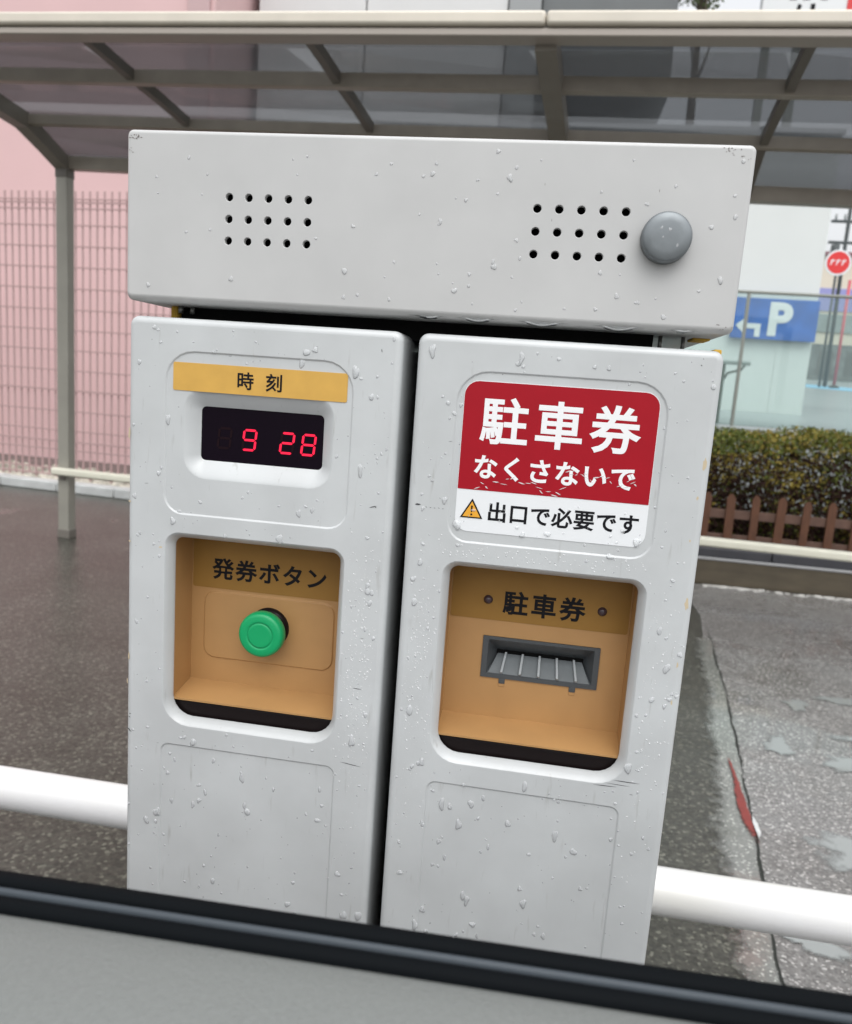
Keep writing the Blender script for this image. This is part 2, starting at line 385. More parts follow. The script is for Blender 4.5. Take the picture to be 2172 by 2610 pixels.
# coarse asphalt lane to the right of the drain strip
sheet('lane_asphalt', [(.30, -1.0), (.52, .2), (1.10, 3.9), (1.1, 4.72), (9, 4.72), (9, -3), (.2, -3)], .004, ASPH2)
random.seed(5)
def ragged(pts_l, pts_r, z, m, name, amp=.012):
    L = []; Rr = []
    N = 170; wv = [random.uniform(0, 6.28) for _ in range(4)]
    for k in range(N + 1):
        t = k / N
        def at(ps):
            s = t * (len(ps) - 1); i = min(int(s), len(ps) - 2); f = s - i
            return Vector(ps[i]).lerp(Vector(ps[i + 1]), f)
        a, b = at(pts_l), at(pts_r)
        if name == 'tar_joint':
            o_ = .0025 * math.sin(t * 31 + wv[0]) + .0016 * math.sin(t * 83 + wv[1]) + random.uniform(-.0015, .0015); a.x += o_; b.x += o_ + random.uniform(-.002, .002)
        L.append((a.x + amp * (.6 * math.sin(t * 23 + wv[0]) + .45 * math.sin(t * 57 + wv[1]) + .3 * math.sin(t * 131 + wv[2])) + random.uniform(-amp, amp) * .10, a.y)); Rr.append((b.x + random.uniform(-amp, amp) * .25, b.y))
    bm = bmesh.new(); la = bm.verts.layers.float.new('e')
    cols = []
    for f, e in ((0, 0), (.3, .45), (.6, 1), (1, 1)):
        c_ = []
        for k in range(N + 1):
            v_ = bm.verts.new((L[k][0] * (1 - f) + Rr[k][0] * f, L[k][1], z)); v_[la] = e if 3 < k < N - 3 else 0; c_.append(v_)
        cols.append(c_)
    for a, b in zip(cols, cols[1:]):
        for k in range(N): bm.faces.new((a[k], b[k], b[k + 1], a[k + 1]))
    return tag(obj(name, bm, m), kind='structure')
ragged([(.50, .3), (.69, 1.6), (.86, 2.6), (.97, 3.5)], [(.60, .3), (.81, 1.6), (.96, 2.6), (1.08, 3.6)], .0065, soften(GUTC, .10, .75, 22, .8), 'drain_strip')
ragged([(.60, .3), (.81, 1.6), (.96, 2.6), (1.08, 3.6)], [(.606, .3), (.816, 1.6), (.966, 2.6), (1.085, 3.6)], .010, TARJ, 'tar_joint', .003)
soften(REDP, .18, .55, 45, 1.0); soften(WHITEP, .22, .34, 60, .6)
# standing water
PUDW = mat('puddle_water', (.27, .285, .275), .03, spec=.6, bump=.04, bscale=25, bdist=.003); soften(PUDW, .15, .62, 16, .75)  # pale base colour stands in for bright sky reflected in the water
def puddle(cx, cy, rx, ry, seed, z=.007, n=46):
    random.seed(seed); ph = [random.uniform(0, 6.28) for _ in range(6)]
    P = []
    for k in range(n):
        a = 2 * math.pi * k / n
        f = 1 + .22 * math.sin(2 * a + ph[0]) + .16 * math.sin(3 * a + ph[1]) + .12 * math.sin(5 * a + ph[2]) + .08 * math.sin(9 * a + ph[3]) + .06 * math.sin(14 * a + ph[4])
        P.append((cx + rx * f * math.cos(a), cy + ry * f * math.sin(a)))
    return soft_disc(P, (cx, cy), z, PUDW, 'puddle')
soft_disc([(.792, 1.50), (.806, 1.50), (.818, 1.62), (.826, 1.74), (.836, 1.86), (.842, 1.98), (.846, 2.08), (.838, 2.08), (.828, 1.94), (.808, 1.84), (.790, 1.72), (.782, 1.60)], (.812, 1.74), .013, REDP, 'red_road_paint')
soft_disc([(.806, 1.52), (.822, 1.55), (.828, 1.62), (.822, 1.66), (.812, 1.62)], (.817, 1.59), .016, WHITEP, 'white_road_paint')
puddle(1.245, 2.64, .055, .07, 2)
puddle(1.30, 2.12, .12, .10, 3)
puddle(1.17, 1.52, .22, .15, 4)
puddle(.82, 1.14, .09, .06, 5)
puddle(1.42, 1.75, .16, .16, 12)
puddle(1.6, 2.35, .25, .10, 13)
puddle(1.05, 2.2, .05, .10, 14)
puddle(1.45, 2.75, .14, .04, 6)
puddle(-1.6, 3.3, .4, .07, 8, .004)
puddle(-1.0, 2.1, .22, .05, 9, .004)

# rising street behind the hedge
bm = bmesh.new()
def sz(Y): return 1.05 + .0616 * (Y - 7.5)
v = [bm.verts.new(p) for p in ((-.55, 6.9, 0), (60, 6.9, 0), (60, 6.9, sz(6.9)), (-.55, 6.9, sz(6.9)), (60, 140, sz(140)), (-.55, 140, sz(140)))]
bm.faces.new((v[0], v[1], v[2], v[3])); bm.faces.new((v[3], v[2], v[4], v[5])); g_ = bm.verts.new((-.55, 140, 0)); bm.faces.new((v[0], v[3], v[5], g_))
tag(obj('street', bm, STREET), kind='structure')
def on_street(name, pts, m, dz=.006):
    bm = bmesh.new(); bm.faces.new([bm.verts.new((x, y, sz(y) + dz)) for x, y in pts]); return tag(obj(name, bm, m), kind='structure')
on_street('blue_road_line', [(2.0, 24), (7.3, 18.2), (14, 12), (14.6, 13.4), (8.5, 20.4), (2.6, 26.3)], BLUEP)
on_street('street_reflection_patch', [(3.2, 10.4), (8, 10.2), (8, 11.4), (3.2, 11.3)], WHITEP)  # pale patch painted in for the wet street's reflection

# left kerb and gravel strip under the mesh fence (turned 5 degrees)
def rot_thing(name, label, cat, p, deg, group=None): return thing(name, label, cat, p, R(deg), group)
KB = (-4.83, 5.87, 0); KA = R(-5.3)
for i in range(9):
    bm = bmesh.new(); box(bm, .003, .597, 0, .15, 0, .088 + (i % 3) * .002, .012)
    o = obj('kerb_block', bm, KERBW); o.location = (KB[0] + math.cos(KA) * (.6 * i - 1.8) , KB[1] + math.sin(KA) * (.6 * i - 1.8), 0); o.rotation_euler = (0, 0, KA)
    side = ['leftmost in view', 'second from the left', 'third from the left', 'fourth from the left', 'fifth from the left', 'just left of the machine', 'behind the machine', 'behind the machine, further right', 'at the right end of the row'][i]
    tag(o, 'pale concrete kerb block under the mesh fence, ' + side, 'kerb block', 'pale kerb blocks below the mesh fence')
bm = bmesh.new(); random.seed(3)
N = 150; prev = None
for k in range(N + 1):
    x = -4 + 8 * k / N
    vr_ = [bm.verts.new((x, .152 + .05 * j, (.085 + (.0 if j == 0 else random.uniform(.01, .10) * (1 if j < 8 else .4))) )) for j in range(9)]
    if prev:
        for j in range(8): bm.faces.new((prev[j], vr_[j], vr_[j + 1], prev[j + 1]))
    prev = vr_
o = obj('gravel_strip', bm, RUBBLE); o.location = KB; o.rotation_euler = (0, 0, KA); tag(o, kind='structure')

# ================================================================== BUILDINGS
def building_pink():
    t = thing('pink_building', 'plain pink building wall rising behind the mesh fence on the left', 'building', (-8, 8, 0))
    bm = bmesh.new(); box(bm, -12, 4.2, .02, 6, 0, 9); obj('wall', bm, PINK, t)
    bm = bmesh.new(); box(bm, 3.9, 4.15, -.03, .018, 0, 9, .01); obj('corner_trim', bm, mat('pink_trim', (.52, .36, .36), .6), t)
    return t
building_pink()
def building_pale():
    t = thing('pale_building', 'tall pale panelled building with a dark upper facade behind the shelter', 'building', (-3.7, 9.0, 0))
    xs = [0, 1.32, 2.98]
    for a, b in zip(xs, xs[1:]):
        bm = bmesh.new(); box(bm, a + .01, b - .01, 0, .1, 0, 9.5, .004); obj('wall_panel', bm, SIDING, t)
    bm = bmesh.new(); box(bm, 2.99, 3.35, -.05, .2, 0, 9.5, .01); obj('column', bm, GREYW, t)
    bm = bmesh.new(); box(bm, 3.36, 4.86, .05, 3, 4.6, 9.5, .01); obj('dark_facade', bm, DKGLASS, t)
    bm = bmesh.new(); box(bm, 0, 3.36, .11, 3, 0, 9.5); obj('wall', bm, GREYW, t)
    return t
building_pale()
def wall_white():
    t = thing('white_wall', 'blank white building wall above the glass balustrade on the right', 'wall', (-.6, 9.25, 0))
    bm = bmesh.new(); box(bm, .0, 3.74, 0, 3, 0, 4.3, .01); obj('wall', bm, WHITEW, t)
    bm = bmesh.new(); box(bm, -.02, 3.76, -.05, .06, 4.302, 4.36, .01); obj('coping', bm, GREYW, t)
    bm = bmesh.new(); box(bm, 3.35, 3.70, -.006, -.002, 1.1, 2.0); obj('lower_panel', bm, WHITEW, t)
wall_white()

# parking sign seen through the glass
t = thing('parking_sign', 'blue parking sign with white left arrow and letter P on the white wall', 'sign', (2.0, 9.18, 2.225))
bm = bmesh.new(); box(bm, .19, 1.14, -.02, .02, -.22, .246, .004); obj('panel', bm, BLUE, t)
bm = glyphs(bmesh.new(), [('P', .728, .016)], .50, -.022, .045, .004); obj('lettering', bm, SIGNW, t)
bm = bmesh.new()
poly(bm, [(.235, -.075), (.345, .025), (.345, -.175)], -.0222, .004)
poly(bm, [(.345, -.045), (.515, -.045), (.515, -.195), (.455, -.195), (.455, -.105), (.345, -.105)], -.0222, .004)
obj('arrow', bm, SIGNW, t)

# top-right billboard
t = thing('shop_billboard', 'white billboard with black characters and a red block above the shelter roof', 'sign', (2.44, 11, 5.4))
bm = bmesh.new(); box(bm, 0, 1.9, 0, .12, .62, 2.4, .01); obj('panel', bm, SIGNW, t)
bm = bmesh.new(); box(bm, 1.055, 1.88, -.012, -.001, .60, 2.38, .002); obj('red_block', bm, SIGNRED, t)
bm = bmesh.new()
poly(bm, [(.40, .86), (.45, .86), (.50, 1.03), (.455, 1.05)], -.001, .006)
poly(bm, [(.61, .86), (.665, .86), (.665, 1.05), (.61, 1.05)], -.001, .006)
for x in (.34, .50, .72): poly(bm, [(x, 1.10), (x + .09, 1.10), (x + .09, 1.16), (x, 1.16)], -.001, .006)
obj('lettering', bm, INK, t)
for x in (.1, .5): obj('sign_leg', box(bmesh.new(), x, x + .1, .13, .23, -5.4, 2.2), STEELR, t)

# far houses, pole, signs on the street
def far_house(name, label, x0, x1, y, h, secs):
    t = thing(name, label, 'building', (x0, y, sz(y) - .3))
    bm = bmesh.new(); box(bm, 0, x1 - x0, 0, 4, 0, h); obj('wall', bm, secs[0], t)
    for i, (a, b, m_) in enumerate(secs[1:]):
        bm = bmesh.new(); box(bm, -.02, x1 - x0 + .02, -.04 - .02 * i, -.002, a, b, .01); obj('facade_band', bm, m_, t)
    bm = bmesh.new(); box(bm, -.1, x1 - x0 + .1, -.15, 4.1, h + .002, h + .12, .01); obj('roof', bm, MAROON, t)
    for k in range(4): obj('window', box(bmesh.new(), .3 + k * .9, .8 + k * .9, -.09, -.082, .5, 1.3), DKGLASS, t)
far_house('tan_house', 'tan and maroon house with a lilac band, far up the street', 8.85, 13.5, 28, 4.4, (TAN, (2.6, 3.35, PURP), (1.9, 2.5, DISTG), (.3, 1.5, mat('shop_grey', (.20, .22, .22), .6, var=.5, vscale=3))))
far_house('grey_house', 'low grey-green house beyond the tan house, edge of the street', 14.2, 22, 34, 3.6, (DISTG, (2.1, 2.8, WHITEW)))

t = thing('utility_pole', 'dark utility pole with crossarms and transformer behind the stop sign', 'utility pole', (7.10, 20.6, sz(20.6)))
bm = tube(bmesh.new(), [(0, 0, -.2), (-.02, 0, 3), (-.02, 0, 8)], .07, 12, rads=[.05, .045, .04]); obj('pole', bm, POLEB, t)
for z in (4.0, 4.5, 3.5):
    bm = box(bmesh.new(), -.42, .38, -.04, .04, z, z + .06, .005); obj('crossarm', bm, POLEB, t)
for x in (-.33, -.12, .15):
    bm = tube(bmesh.new(), [(x, -.02, 4.06), (x, -.02, 4.2)], .028, 10); obj('insulator', bm, GREYW, t)
bm = tube(bmesh.new(), [(-.28, -.12, 3.15), (-.28, -.12, 3.45)], .10, 16); obj('transformer', bm, POLEB, t)
t = thing('round_sign', 'round red sign with white lettering on a dark pole up the street', 'sign', (6.787, 20, sz(20)))
bm = tube(bmesh.new(), [(0, .05, 0), (0, .05, 2.85)], .03, 12); obj('pole', bm, POLEB, t)
bm = revolve_y(bmesh.new(), 0, 2.985, [(.30, 0), (.305, .01), (.30, .02)], 40, True, True); obj('rim', bm, SIGNW, t)
bm = revolve_y(bmesh.new(), 0, 2.985, [(.258, -.006), (.26, -.001)], 40, True, True); obj('disc', bm, SIGNRED, t)
bm = bmesh.new()
for k, x in enumerate((-.16, -.03, .10)):
    poly(bm, [(x - .03, 2.93), (x, 2.93), (x + .05, 3.06), (x + .02, 3.06)], -.0065, .002)
    poly(bm, [(x - .02, 3.01), (x + .08, 3.02), (x + .08, 3.04), (x - .02, 3.035)], -.0067, .0025)
obj('lettering', bm, SIGNW, t)
t = thing('marker_pole', 'thin red marker pole standing on the street by the blue line', 'marker pole', (7.15, 20.1, sz(20.1)))
bm = tube(bmesh.new(), [(0, 0, 0), (.0, 0, 2.6)], .035, 10); obj('pole', bm, POLER, t)
bm = revolve_y(bmesh.new(), 0, 0, [(.12, 0), (.12, .04), (.05, .08)], 16, True, True); bmesh.ops.rotate(bm, verts=bm.verts, matrix=Matrix.Rotation(R(90), 3, 'X')); obj('base', bm, POLEB, t)

# tree and cable at the top
def leaf_cloud(bm, c, rad, n, size, squash=(1, 1, 1), mi=lambda p: 0):
    for _ in range(n):
        while True:
            p = Vector((random.uniform(-1, 1), random.uniform(-1, 1), random.uniform(-1, 1)))
            if p.length <= 1: break
        p = Vector((p.x * rad * squash[0], p.y * rad * squash[1], p.z * rad * squash[2])) + Vector(c)
        leaf(bm, p, size * random.uniform(.6, 1.3), mi(p))
def leaf(bm, p, s, mi=0, up_bias=.3):
    n = Vector((random.gauss(0, 1), random.gauss(0, 1), random.gauss(0, 1) + up_bias)).normalized()
    a = n.orthogonal().normalized(); a.rotate(Matrix.Rotation(random.uniform(0, 6.28), 3, n)); b = n.cross(a)
    v = [bm.verts.new(p + a * s * .5), bm.verts.new(p + b * s * .26 + n * s * .06), bm.verts.new(p - a * s * .5), bm.verts.new(p - b * s * .26 + n * s * .06)]
    f = bm.faces.new(v); f.material_index = mi
random.seed(21)
t = thing('street_tree', 'leafy green tree showing just above the shelter roof', 'tree', (2.1, 14, sz(14)))
bm = bmesh.new()
for k in range(26):
    a = random.uniform(0, 6.28); r = random.uniform(0, .42)
    leaf_cloud(bm, (r * math.cos(a), r * math.sin(a), random.uniform(6.42, 8.0)), .26, 130, .085)
obj('crown', bm, LEAFT, t)
bm = tube(bmesh.new(), [(.1, .0, 0), (.05, .0, 2.5), (0, 0, 5), (-.05, 0, 7)], .1, 10, rads=[.13, .10, .07, .03])
for a in range(7): tube(bm, [(0, 0, 5 + a * .25), (.25 * math.cos(a * 2.4), .25 * math.sin(a * 2.4), 5.9 + a * .25)], .02, 6, rads=[.03, .01])
obj('trunk', bm, BARK, t)
bm = tube(bmesh.new(), [(2.1, 13.6, 7.72), (2.5, 13.6, 7.76), (3.2, 13.6, 7.86), (12, 14, 9.4)], .018, 6)
tag(obj('power_cable', bm, POLEB), 'thin dark overhead cable between the tree and the billboard', 'cable')

# ================================================================== GLASS BALUSTRADE
t = thing('glass_balustrade', 'clear glass balustrade with thin steel posts above the hedge', 'balustrade', (1.845, 7.0, 0))
bm = box(bmesh.new(), -3.6, 6.2, -.02, .02, 2.225, 2.25, .006); obj('top_rail', bm, STEELR, t)
for x in (-2.4, -1.2, 0, 1.2, 2.4, 3.6, 4.8, 6.0):
    bm = box(bmesh.new(), x - .013, x + .013, -.018, .018, 1.0, 2.224, .003); obj('post', bm, STEELR, t)
for x in (-3.6, -2.4, -1.2, 0, 1.2, 2.4, 3.6, 4.8):
    bm = box(bmesh.new(), x + .016, x + 1.184, -.004, .004, 1.03, 2.222); obj('glass_panel', bm, GLASS, t)
t = thing('handrail', 'short white handrail end with grey bracket behind the glass', 'handrail', (1.99, 7.3, 1.617))
bm = box(bmesh.new(), -1.6, 0.02, -.02, .02, -.02, .02, .01); obj('rail', bm, WHITEW, t)
bm = tube(bmesh.new(), [(-.03, 0, -.02), (-.05, .02, -.06), (-.17, .03, -.10), (-.20, .03, -.16)], .012, 8); obj('bracket', bm, STEELR, t)
bm = box(bmesh.new(), -.24, -.20, 0, .04, -.6, -.02, .004); obj('post', bm, STEELR, t)

# ================================================================== HEDGE, PICKETS, PLANTER KERB
t = thing('planter_kerb', 'low concrete planter kerb, its face coloured as in shade, with a dark slate cap in front of the picket fence', 'kerb', (1.2, 4.74, 0))
bm = box(bmesh.new(), -1.6, 8, 0, .12, 0, .172, .006); obj('concrete_base', bm, BROWNC, t)
bm = box(bmesh.new(), -1.6, 8, -.012, .10, .1725, .190, .004); obj('pale_edge', bm, PALE, t)
for i in range(9):
    bm = box(bmesh.new(), -1.6 + i * 1.05, -1.6 + (i + 1) * 1.05 - .006, .004, .13, .1905, .252, .006); obj('slate_cap', bm, SLATE, t)
bm = box(bmesh.new(), -.4, 9.2, 4.875, 6.85, 0, .235); tag(obj('planter_soil', bm, SOIL), kind='structure')
# white grit washed along the kerb foot
random.seed(9); bm = bmesh.new()
for k in range(170):
    x = 1.27 + random.random() ** 1.2 * 1.9; y = 4.70 - random.random() ** 2 * .05; s = random.uniform(.006, .022)
    box(bm, x - s, x + s, y - s * .4, y + s * .4, .003, .004 + s * .35, s * .1, 1)
tag(obj('grit', bm, mat('white_grit', (.62, .60, .56), .6)), 'white grit washed along the foot of the planter kerb', 'grit', kind='stuff')

t = thing('picket_fence', 'low brown wooden picket fence in front of the hedge', 'fence', (1.456, 4.99, 0))
ppos = [(-11 + k) * .1655 for k in range(50)]
for k, x in enumerate(ppos):
    if x < -1.7: continue
    bm = bmesh.new(); w_ = .027 + random.uniform(-.002, .002); h = .60 + random.uniform(-.008, .008); lean = random.uniform(-.006, .006)
    P = [(x - w_, .236), (x + w_, .236), (x + w_ + lean, h - .03), (x + w_ * .35 + lean, h), (x - w_ * .35 + lean, h), (x - w_ + lean, h - .03)]
    a = [bm.verts.new((p, 0, q)) for p, q in P]; b = [bm.verts.new((p, .016, q)) for p, q in P]
    bm.faces.new(a); bm.faces.new(b[::-1])
    for i in range(6): bm.faces.new((a[i], b[i], b[(i + 1) % 6], a[(i + 1) % 6]))
    bmesh.ops.recalc_face_normals(bm, faces=bm.faces)
    obj('picket', bm, WOOD, t)
bm = box(bmesh.new(), -1.8, 6.6, .018, .036, .425, .488, .003); obj('crossbar', bm, WOODR, t)
bm = box(bmesh.new(), -1.8, 6.6, .018, .036, .27, .315, .003); obj('crossbar', bm, WOODR, t)

random.seed(33)
t = thing('hedge', 'clipped hedge with green top and browned yellowing lower leaves', 'hedge', (0, 5.65, 0))
bm = bmesh.new()
def hz(x): return 1.02 + .03 * math.sin(x * 3.1 + .7) + .02 * math.sin(x * 9.3)
def yel(x, z): return math.sin(x * 5.1 + z * 7) + math.sin(x * 11.3 - z * 4.0 + 1.3)
cnt = 0
while cnt < 30000:
    x = random.uniform(-.35, 4.6); fx = 1 if 1.0 < x < 2.9 else 0
    if not fx and random.random() < .55: continue
    # pick a point near the outer skin: front face or top
    top = hz(x)
    if random.random() < .68:
        z = random.uniform(.26, top); bulge = .05 * math.sin(x * 8.3 + z * 9) + .035 * math.sin(x * 17 + z * 5)
        y = -.55 - bulge + random.random() ** 1.6 * .30
        if z > top - .12: y += (z - top + .12) * 1.2
    else:
        y = random.uniform(-.48, .6); z = top - random.random() ** 2 * .14 + random.gauss(0, .012)
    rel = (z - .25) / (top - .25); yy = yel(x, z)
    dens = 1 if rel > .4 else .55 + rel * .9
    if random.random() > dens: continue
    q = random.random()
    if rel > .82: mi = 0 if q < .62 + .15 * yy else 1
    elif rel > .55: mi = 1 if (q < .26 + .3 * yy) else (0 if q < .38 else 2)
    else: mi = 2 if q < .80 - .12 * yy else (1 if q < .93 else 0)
    leaf(bm, Vector((x, y, z)), random.uniform(.018, .040), mi); cnt += 1
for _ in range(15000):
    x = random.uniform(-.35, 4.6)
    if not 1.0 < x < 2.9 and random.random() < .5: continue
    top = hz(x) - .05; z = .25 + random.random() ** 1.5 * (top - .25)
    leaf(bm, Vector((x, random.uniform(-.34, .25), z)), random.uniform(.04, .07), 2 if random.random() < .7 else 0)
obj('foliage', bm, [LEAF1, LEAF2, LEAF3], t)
bm = bmesh.new()
for k in range(200):
    x = random.uniform(-.35, 4.6); y = random.uniform(-.45, .5); z = .23
    p = [Vector((x, y + .15, z))]
    for j in range(4): p.append(p[-1] + Vector((random.uniform(-.05, .05), random.uniform(-.06, .04), random.uniform(.12, .2))))
    tube(bm, p, .004, 5, False, rads=[.008, .006, .005, .004, .002])
obj('stems', bm, TWIG, t)

# ================================================================== MESH FENCE (left)
t = thing('mesh_fence', 'tall welded wire mesh fence in front of the pink wall', 'fence', (-4.83, 6.05, .09), R(-5))
bm = bmesh.new()
def wbox(x0, x1, z0, z1, y=0, d=.006): box(bm, x0, x1, y - d / 2, y + d / 2, z0, z1)
xw = -3.2
while xw < 4.0:
    wbox(xw - .0085, xw + .0085, .0, 2.57); xw += .0735
hz_ = [.04, .10, .28, .46, .64, .83, 1.01, 1.19, 1.37, 1.55, 1.735, 1.92, 2.10, 2.28, 2.42, 2.50]
for z in hz_: wbox(-3.2, 4.0, z - .006, z + .006, -.008)
for z in (.83, 2.47, .36): wbox(-3.2, 4.0, z - .008, z + .008, -.02)
obj('wire_panel', bm, WIRE, t)
for x in (-3.1, 3.9):
    bm = box(bmesh.new(), x - .022, x + .022, .02, .06, -.05, 2.5, .004); obj('post', bm, WIRE, t)

# ================================================================== SHELTER
t = thing('bicycle_shelter', 'open shelter with a smoked translucent roof on slim aluminium posts', 'shelter', (-3.037, 4.172, 0), R(-4.72))
t['label'] = 'open shelter with a smoked translucent roof on slim aluminium posts'
TAU = -.0317
UE = 6.3
rail = [(-1.25, 2.625), (-1.07, 2.610), (-.883, 2.590), (-.62, 2.568), (-.37, 2.540), (-.18, 2.465), (0, 2.386)]
def ubar(bm, u0, u1, v0, v1, z0, z1, bev=.004):
    n0 = len(bm.verts); box(bm, u0, u1, v0, v1, z0, z1, bev)
    bm.verts.ensure_lookup_table()
    for v_ in bm.verts[n0:]: v_.co.z += TAU * v_.co.x
# front gutter: two stepped strips, joint at the third rafter
for a, b in ((-.05, 3.13), (3.134, UE)):
    bm = bmesh.new(); ubar(bm, a, b, -1.34, -1.24, 2.660, 2.712, .012); obj('gutter', bm, CREAM, t)
bm = bmesh.new(); ubar(bm, -.04, UE - .01, -1.325, -1.235, 2.625, 2.654, .006); obj('fascia', bm, mat('fascia_aluminium', (.40, .355, .31), .42), t)
bm = bmesh.new(); ubar(bm, -.03, UE - .02, -1.315, -1.245, 2.650, 2.665, 0); obj('shadow_gap', bm, ALU_D, t)
for (v_, z_, h) in ((-.883, 2.590, .064), (-.37, 2.540, .056)):
    bm = bmesh.new(); ubar(bm, .04, UE - .04, v_, v_ + .05, z_, z_ + h, .004); obj('purlin', bm, ALU, t)
bm = bmesh.new(); ubar(bm, .04, UE - .04, -.02, .05, 2.386, 2.465, .004); obj('rear_beam', bm, ALU, t)
def rafter(u, wd, ht, dz, m_):
    bm = bmesh.new(); prev = None
    for (v_, z_) in rail:
        z = z_ + dz + TAU * u
        q = [bm.verts.new((u - wd / 2, v_, z)), bm.verts.new((u + wd / 2, v_, z)), bm.verts.new((u + wd / 2, v_, z + ht)), bm.verts.new((u - wd / 2, v_, z + ht))]
        if prev:
            for k in range(4): bm.faces.new((prev[k], prev[(k + 1) % 4], q[(k + 1) % 4], q[k]))
        else: bm.faces.new(q[::-1])
        prev = q
    bm.faces.new(prev); bmesh.ops.recalc_face_normals(bm, faces=bm.faces)
    obj('rafter', bm, m_, t)
for u in (1.07, 2.14, 4.09, 5.13): rafter(u, .036, .05, .012, ALU_D)
for u in (0.0, 3.13, 6.22): rafter(u, .085, .088, -.022, ARM)
# roof sheets between rafters, three rows each
us = [0.04, 1.07, 2.14, 3.13, 4.09, 5.13, 6.22]
top = [(v_, z_ + .066) for v_, z_ in rail]
for a, b in zip(us, us[1:]):
    bm = bmesh.new(); prev = None
    for (v_, z_) in top:
        q = [bm.verts.new((a + .002, v_, z_ + TAU * a)), bm.verts.new((b - .002, v_, z_ + TAU * b))]
        if prev: f = bm.faces.new((prev[0], prev[1], q[1], q[0])); f.smooth = True
        prev = q
    r = bmesh.ops.solidify(bm, geom=list(bm.faces), thickness=.003)
    obj('roof_sheet', bm, SMOKE, t)
for u in (0.0, 3.13, 6.22):
    bm = box(bmesh.new(), u - .042, u + .042, -.035, .035, .0, 2.40 + TAU * u, .006); obj('post', bm, POSTM, t)
    bm = box(bmesh.new(), u - .045, u + .045, -.038, .038, 2.33 + TAU * u, 2.40 + TAU * u, .006); obj('joint', bm, ALU_D, t)
    bm = box(bmesh.new(), u - .046, u + .046, -.039, .039, .0, .06, .004); obj('post_foot', bm, ALU_D, t)
bm = box(bmesh.new(), -.05, 6.3, -.10, -.04, .437, .486, .014, 3); obj('low_rail', bm, RAILC, t)
for u in (-.02, 3.11, 6.2): obj('rail_clamp', box(bmesh.new(), u, u + .04, -.045, -.034, .40, .47, .003), ALU_D, t)

# ================================================================== WHITE GUARD PIPE
t = thing('guard_pipe', 'thick white painted pipe barrier running behind the ticket machine', 'barrier', (0, .5, 0))
rp = .0335; P = []
for a in range(0, 91, 10): P.append((-1.35 + .0 - .0 - .16 * math.sin(R(90 - a)) + .16 * 0, 0, .49 - .16 + .16 * math.sin(R(a))))
path = [(-1.51, 0, .0), (-1.51, 0, .2)] + P + [(-.6, 0, .49), (.4, 0, .49), (1.0, 0, .49)]
for a in range(0, 91, 10): path.append((1.35 + .16 * math.sin(R(a)), 0, .33 + .16 * math.cos(R(a))))
path += [(1.51, 0, .2), (1.51, 0, 0)]
bm = tube(bmesh.new(), path, rp, 32); obj('pipe', bm, PIPEW, t)
for x in (-1.51, 1.51):
    bm = tube(bmesh.new(), [(x, 0, 0.012), (x, 0, .02)], .075, 28); obj('foot_flange', bm, PIPEW, t)

# ================================================================== TICKET MACHINE
ZT = 1.238
t = thing('ticket_machine', 'light grey parking ticket machine of two columns under an intercom box, wet with rain', 'ticket machine', (0, 0, ZT))
TM = t
def lip(x0, x1, z0, z1, rt_, rb, w_=.0075, d=.007, n=7):
    """rounded lip from the face into an opening (opening size given)"""
    rs = []
    for o, y in ((.0056, 0), (.0053, .0001), (.0048, .0005), (.0034, .0020), (.0021, .0040), (.0010, .0060), (.0003, .0075), (.0, .0086), (.0, .0096)):
        rs.append((rr(x0 - o, x1 + o, z0 - o, z1 + o, (rt_ + o, rt_ + o, rb + o, rb + o)), y))
    return dict(rings=rs, cap='open')
def inset(x0, x1, z0, z1, rad, d=.0011, inner=()):
    if not isinstance(rad, tuple): rad = (rad,) * 4
    rs = []
    for k in range(4):
        s = k / 3; rs.append((rr(x0 + .0016 * s, x1 - .0016 * s, z0 + .0016 * s, z1 - .0016 * s, tuple(max(q - .0016 * s, .0005) for q in rad)), d * (s * s * (3 - 2 * s))))
    return dict(rings=rs, cap='fill', inner=list(inner))

dx0, dx1, dz0, dz1 = -.1665, -.0655, -.1101, -.0670
disp_rings = []
for k in range(8):
    s = k / 7; e = 1 - s
    x0 = -.1779 + (dx0 + .1779) * s; x1 = -.0553 + (dx1 + .0553) * s; z0 = -.1245 + (dz0 + .1245) * s; z1 = -.0528 + (dz1 + .0528) * s
    rd = .016 * e + .004 * s; rs_ = .0185 * e + .004 * s
    disp_rings.append((rr(x0, x1, z0, z1, (rd, rd, rs_, rs_)), .0011 + .0079 * (s ** 1.25)))
clock_feat = inset(-.1938, -.0409, -.1550, -.0247, (.024, .024, .016, .016), inner=[dict(rings=disp_rings, cap='open')])
L_open = (-.1868, -.0464, -.3304, -.1752)
R_open = (.0420, .1860, -.3302, -.1752)
CB = -1.19
colL = shell(-.225, -.0054, CB, 0, .0054, .0075, .25,
             [clock_feat, lip(*L_open, .007, .018), inset(-.1936, -.0399, -.80, -.3530, .008)])
shellL = obj('column_housing', colL, PAINT, t)
colR = shell(.0059, .225, CB, 0, .0054, .0075, .25,
             [inset(.0373, .1915, -.1550, -.0247, (.024, .024, .016, .016)), lip(*R_open, .007, .018), inset(.0366, .1905, -.80, -.3530, .008)])
shellR = obj('column_housing', colR, PAINT, t)

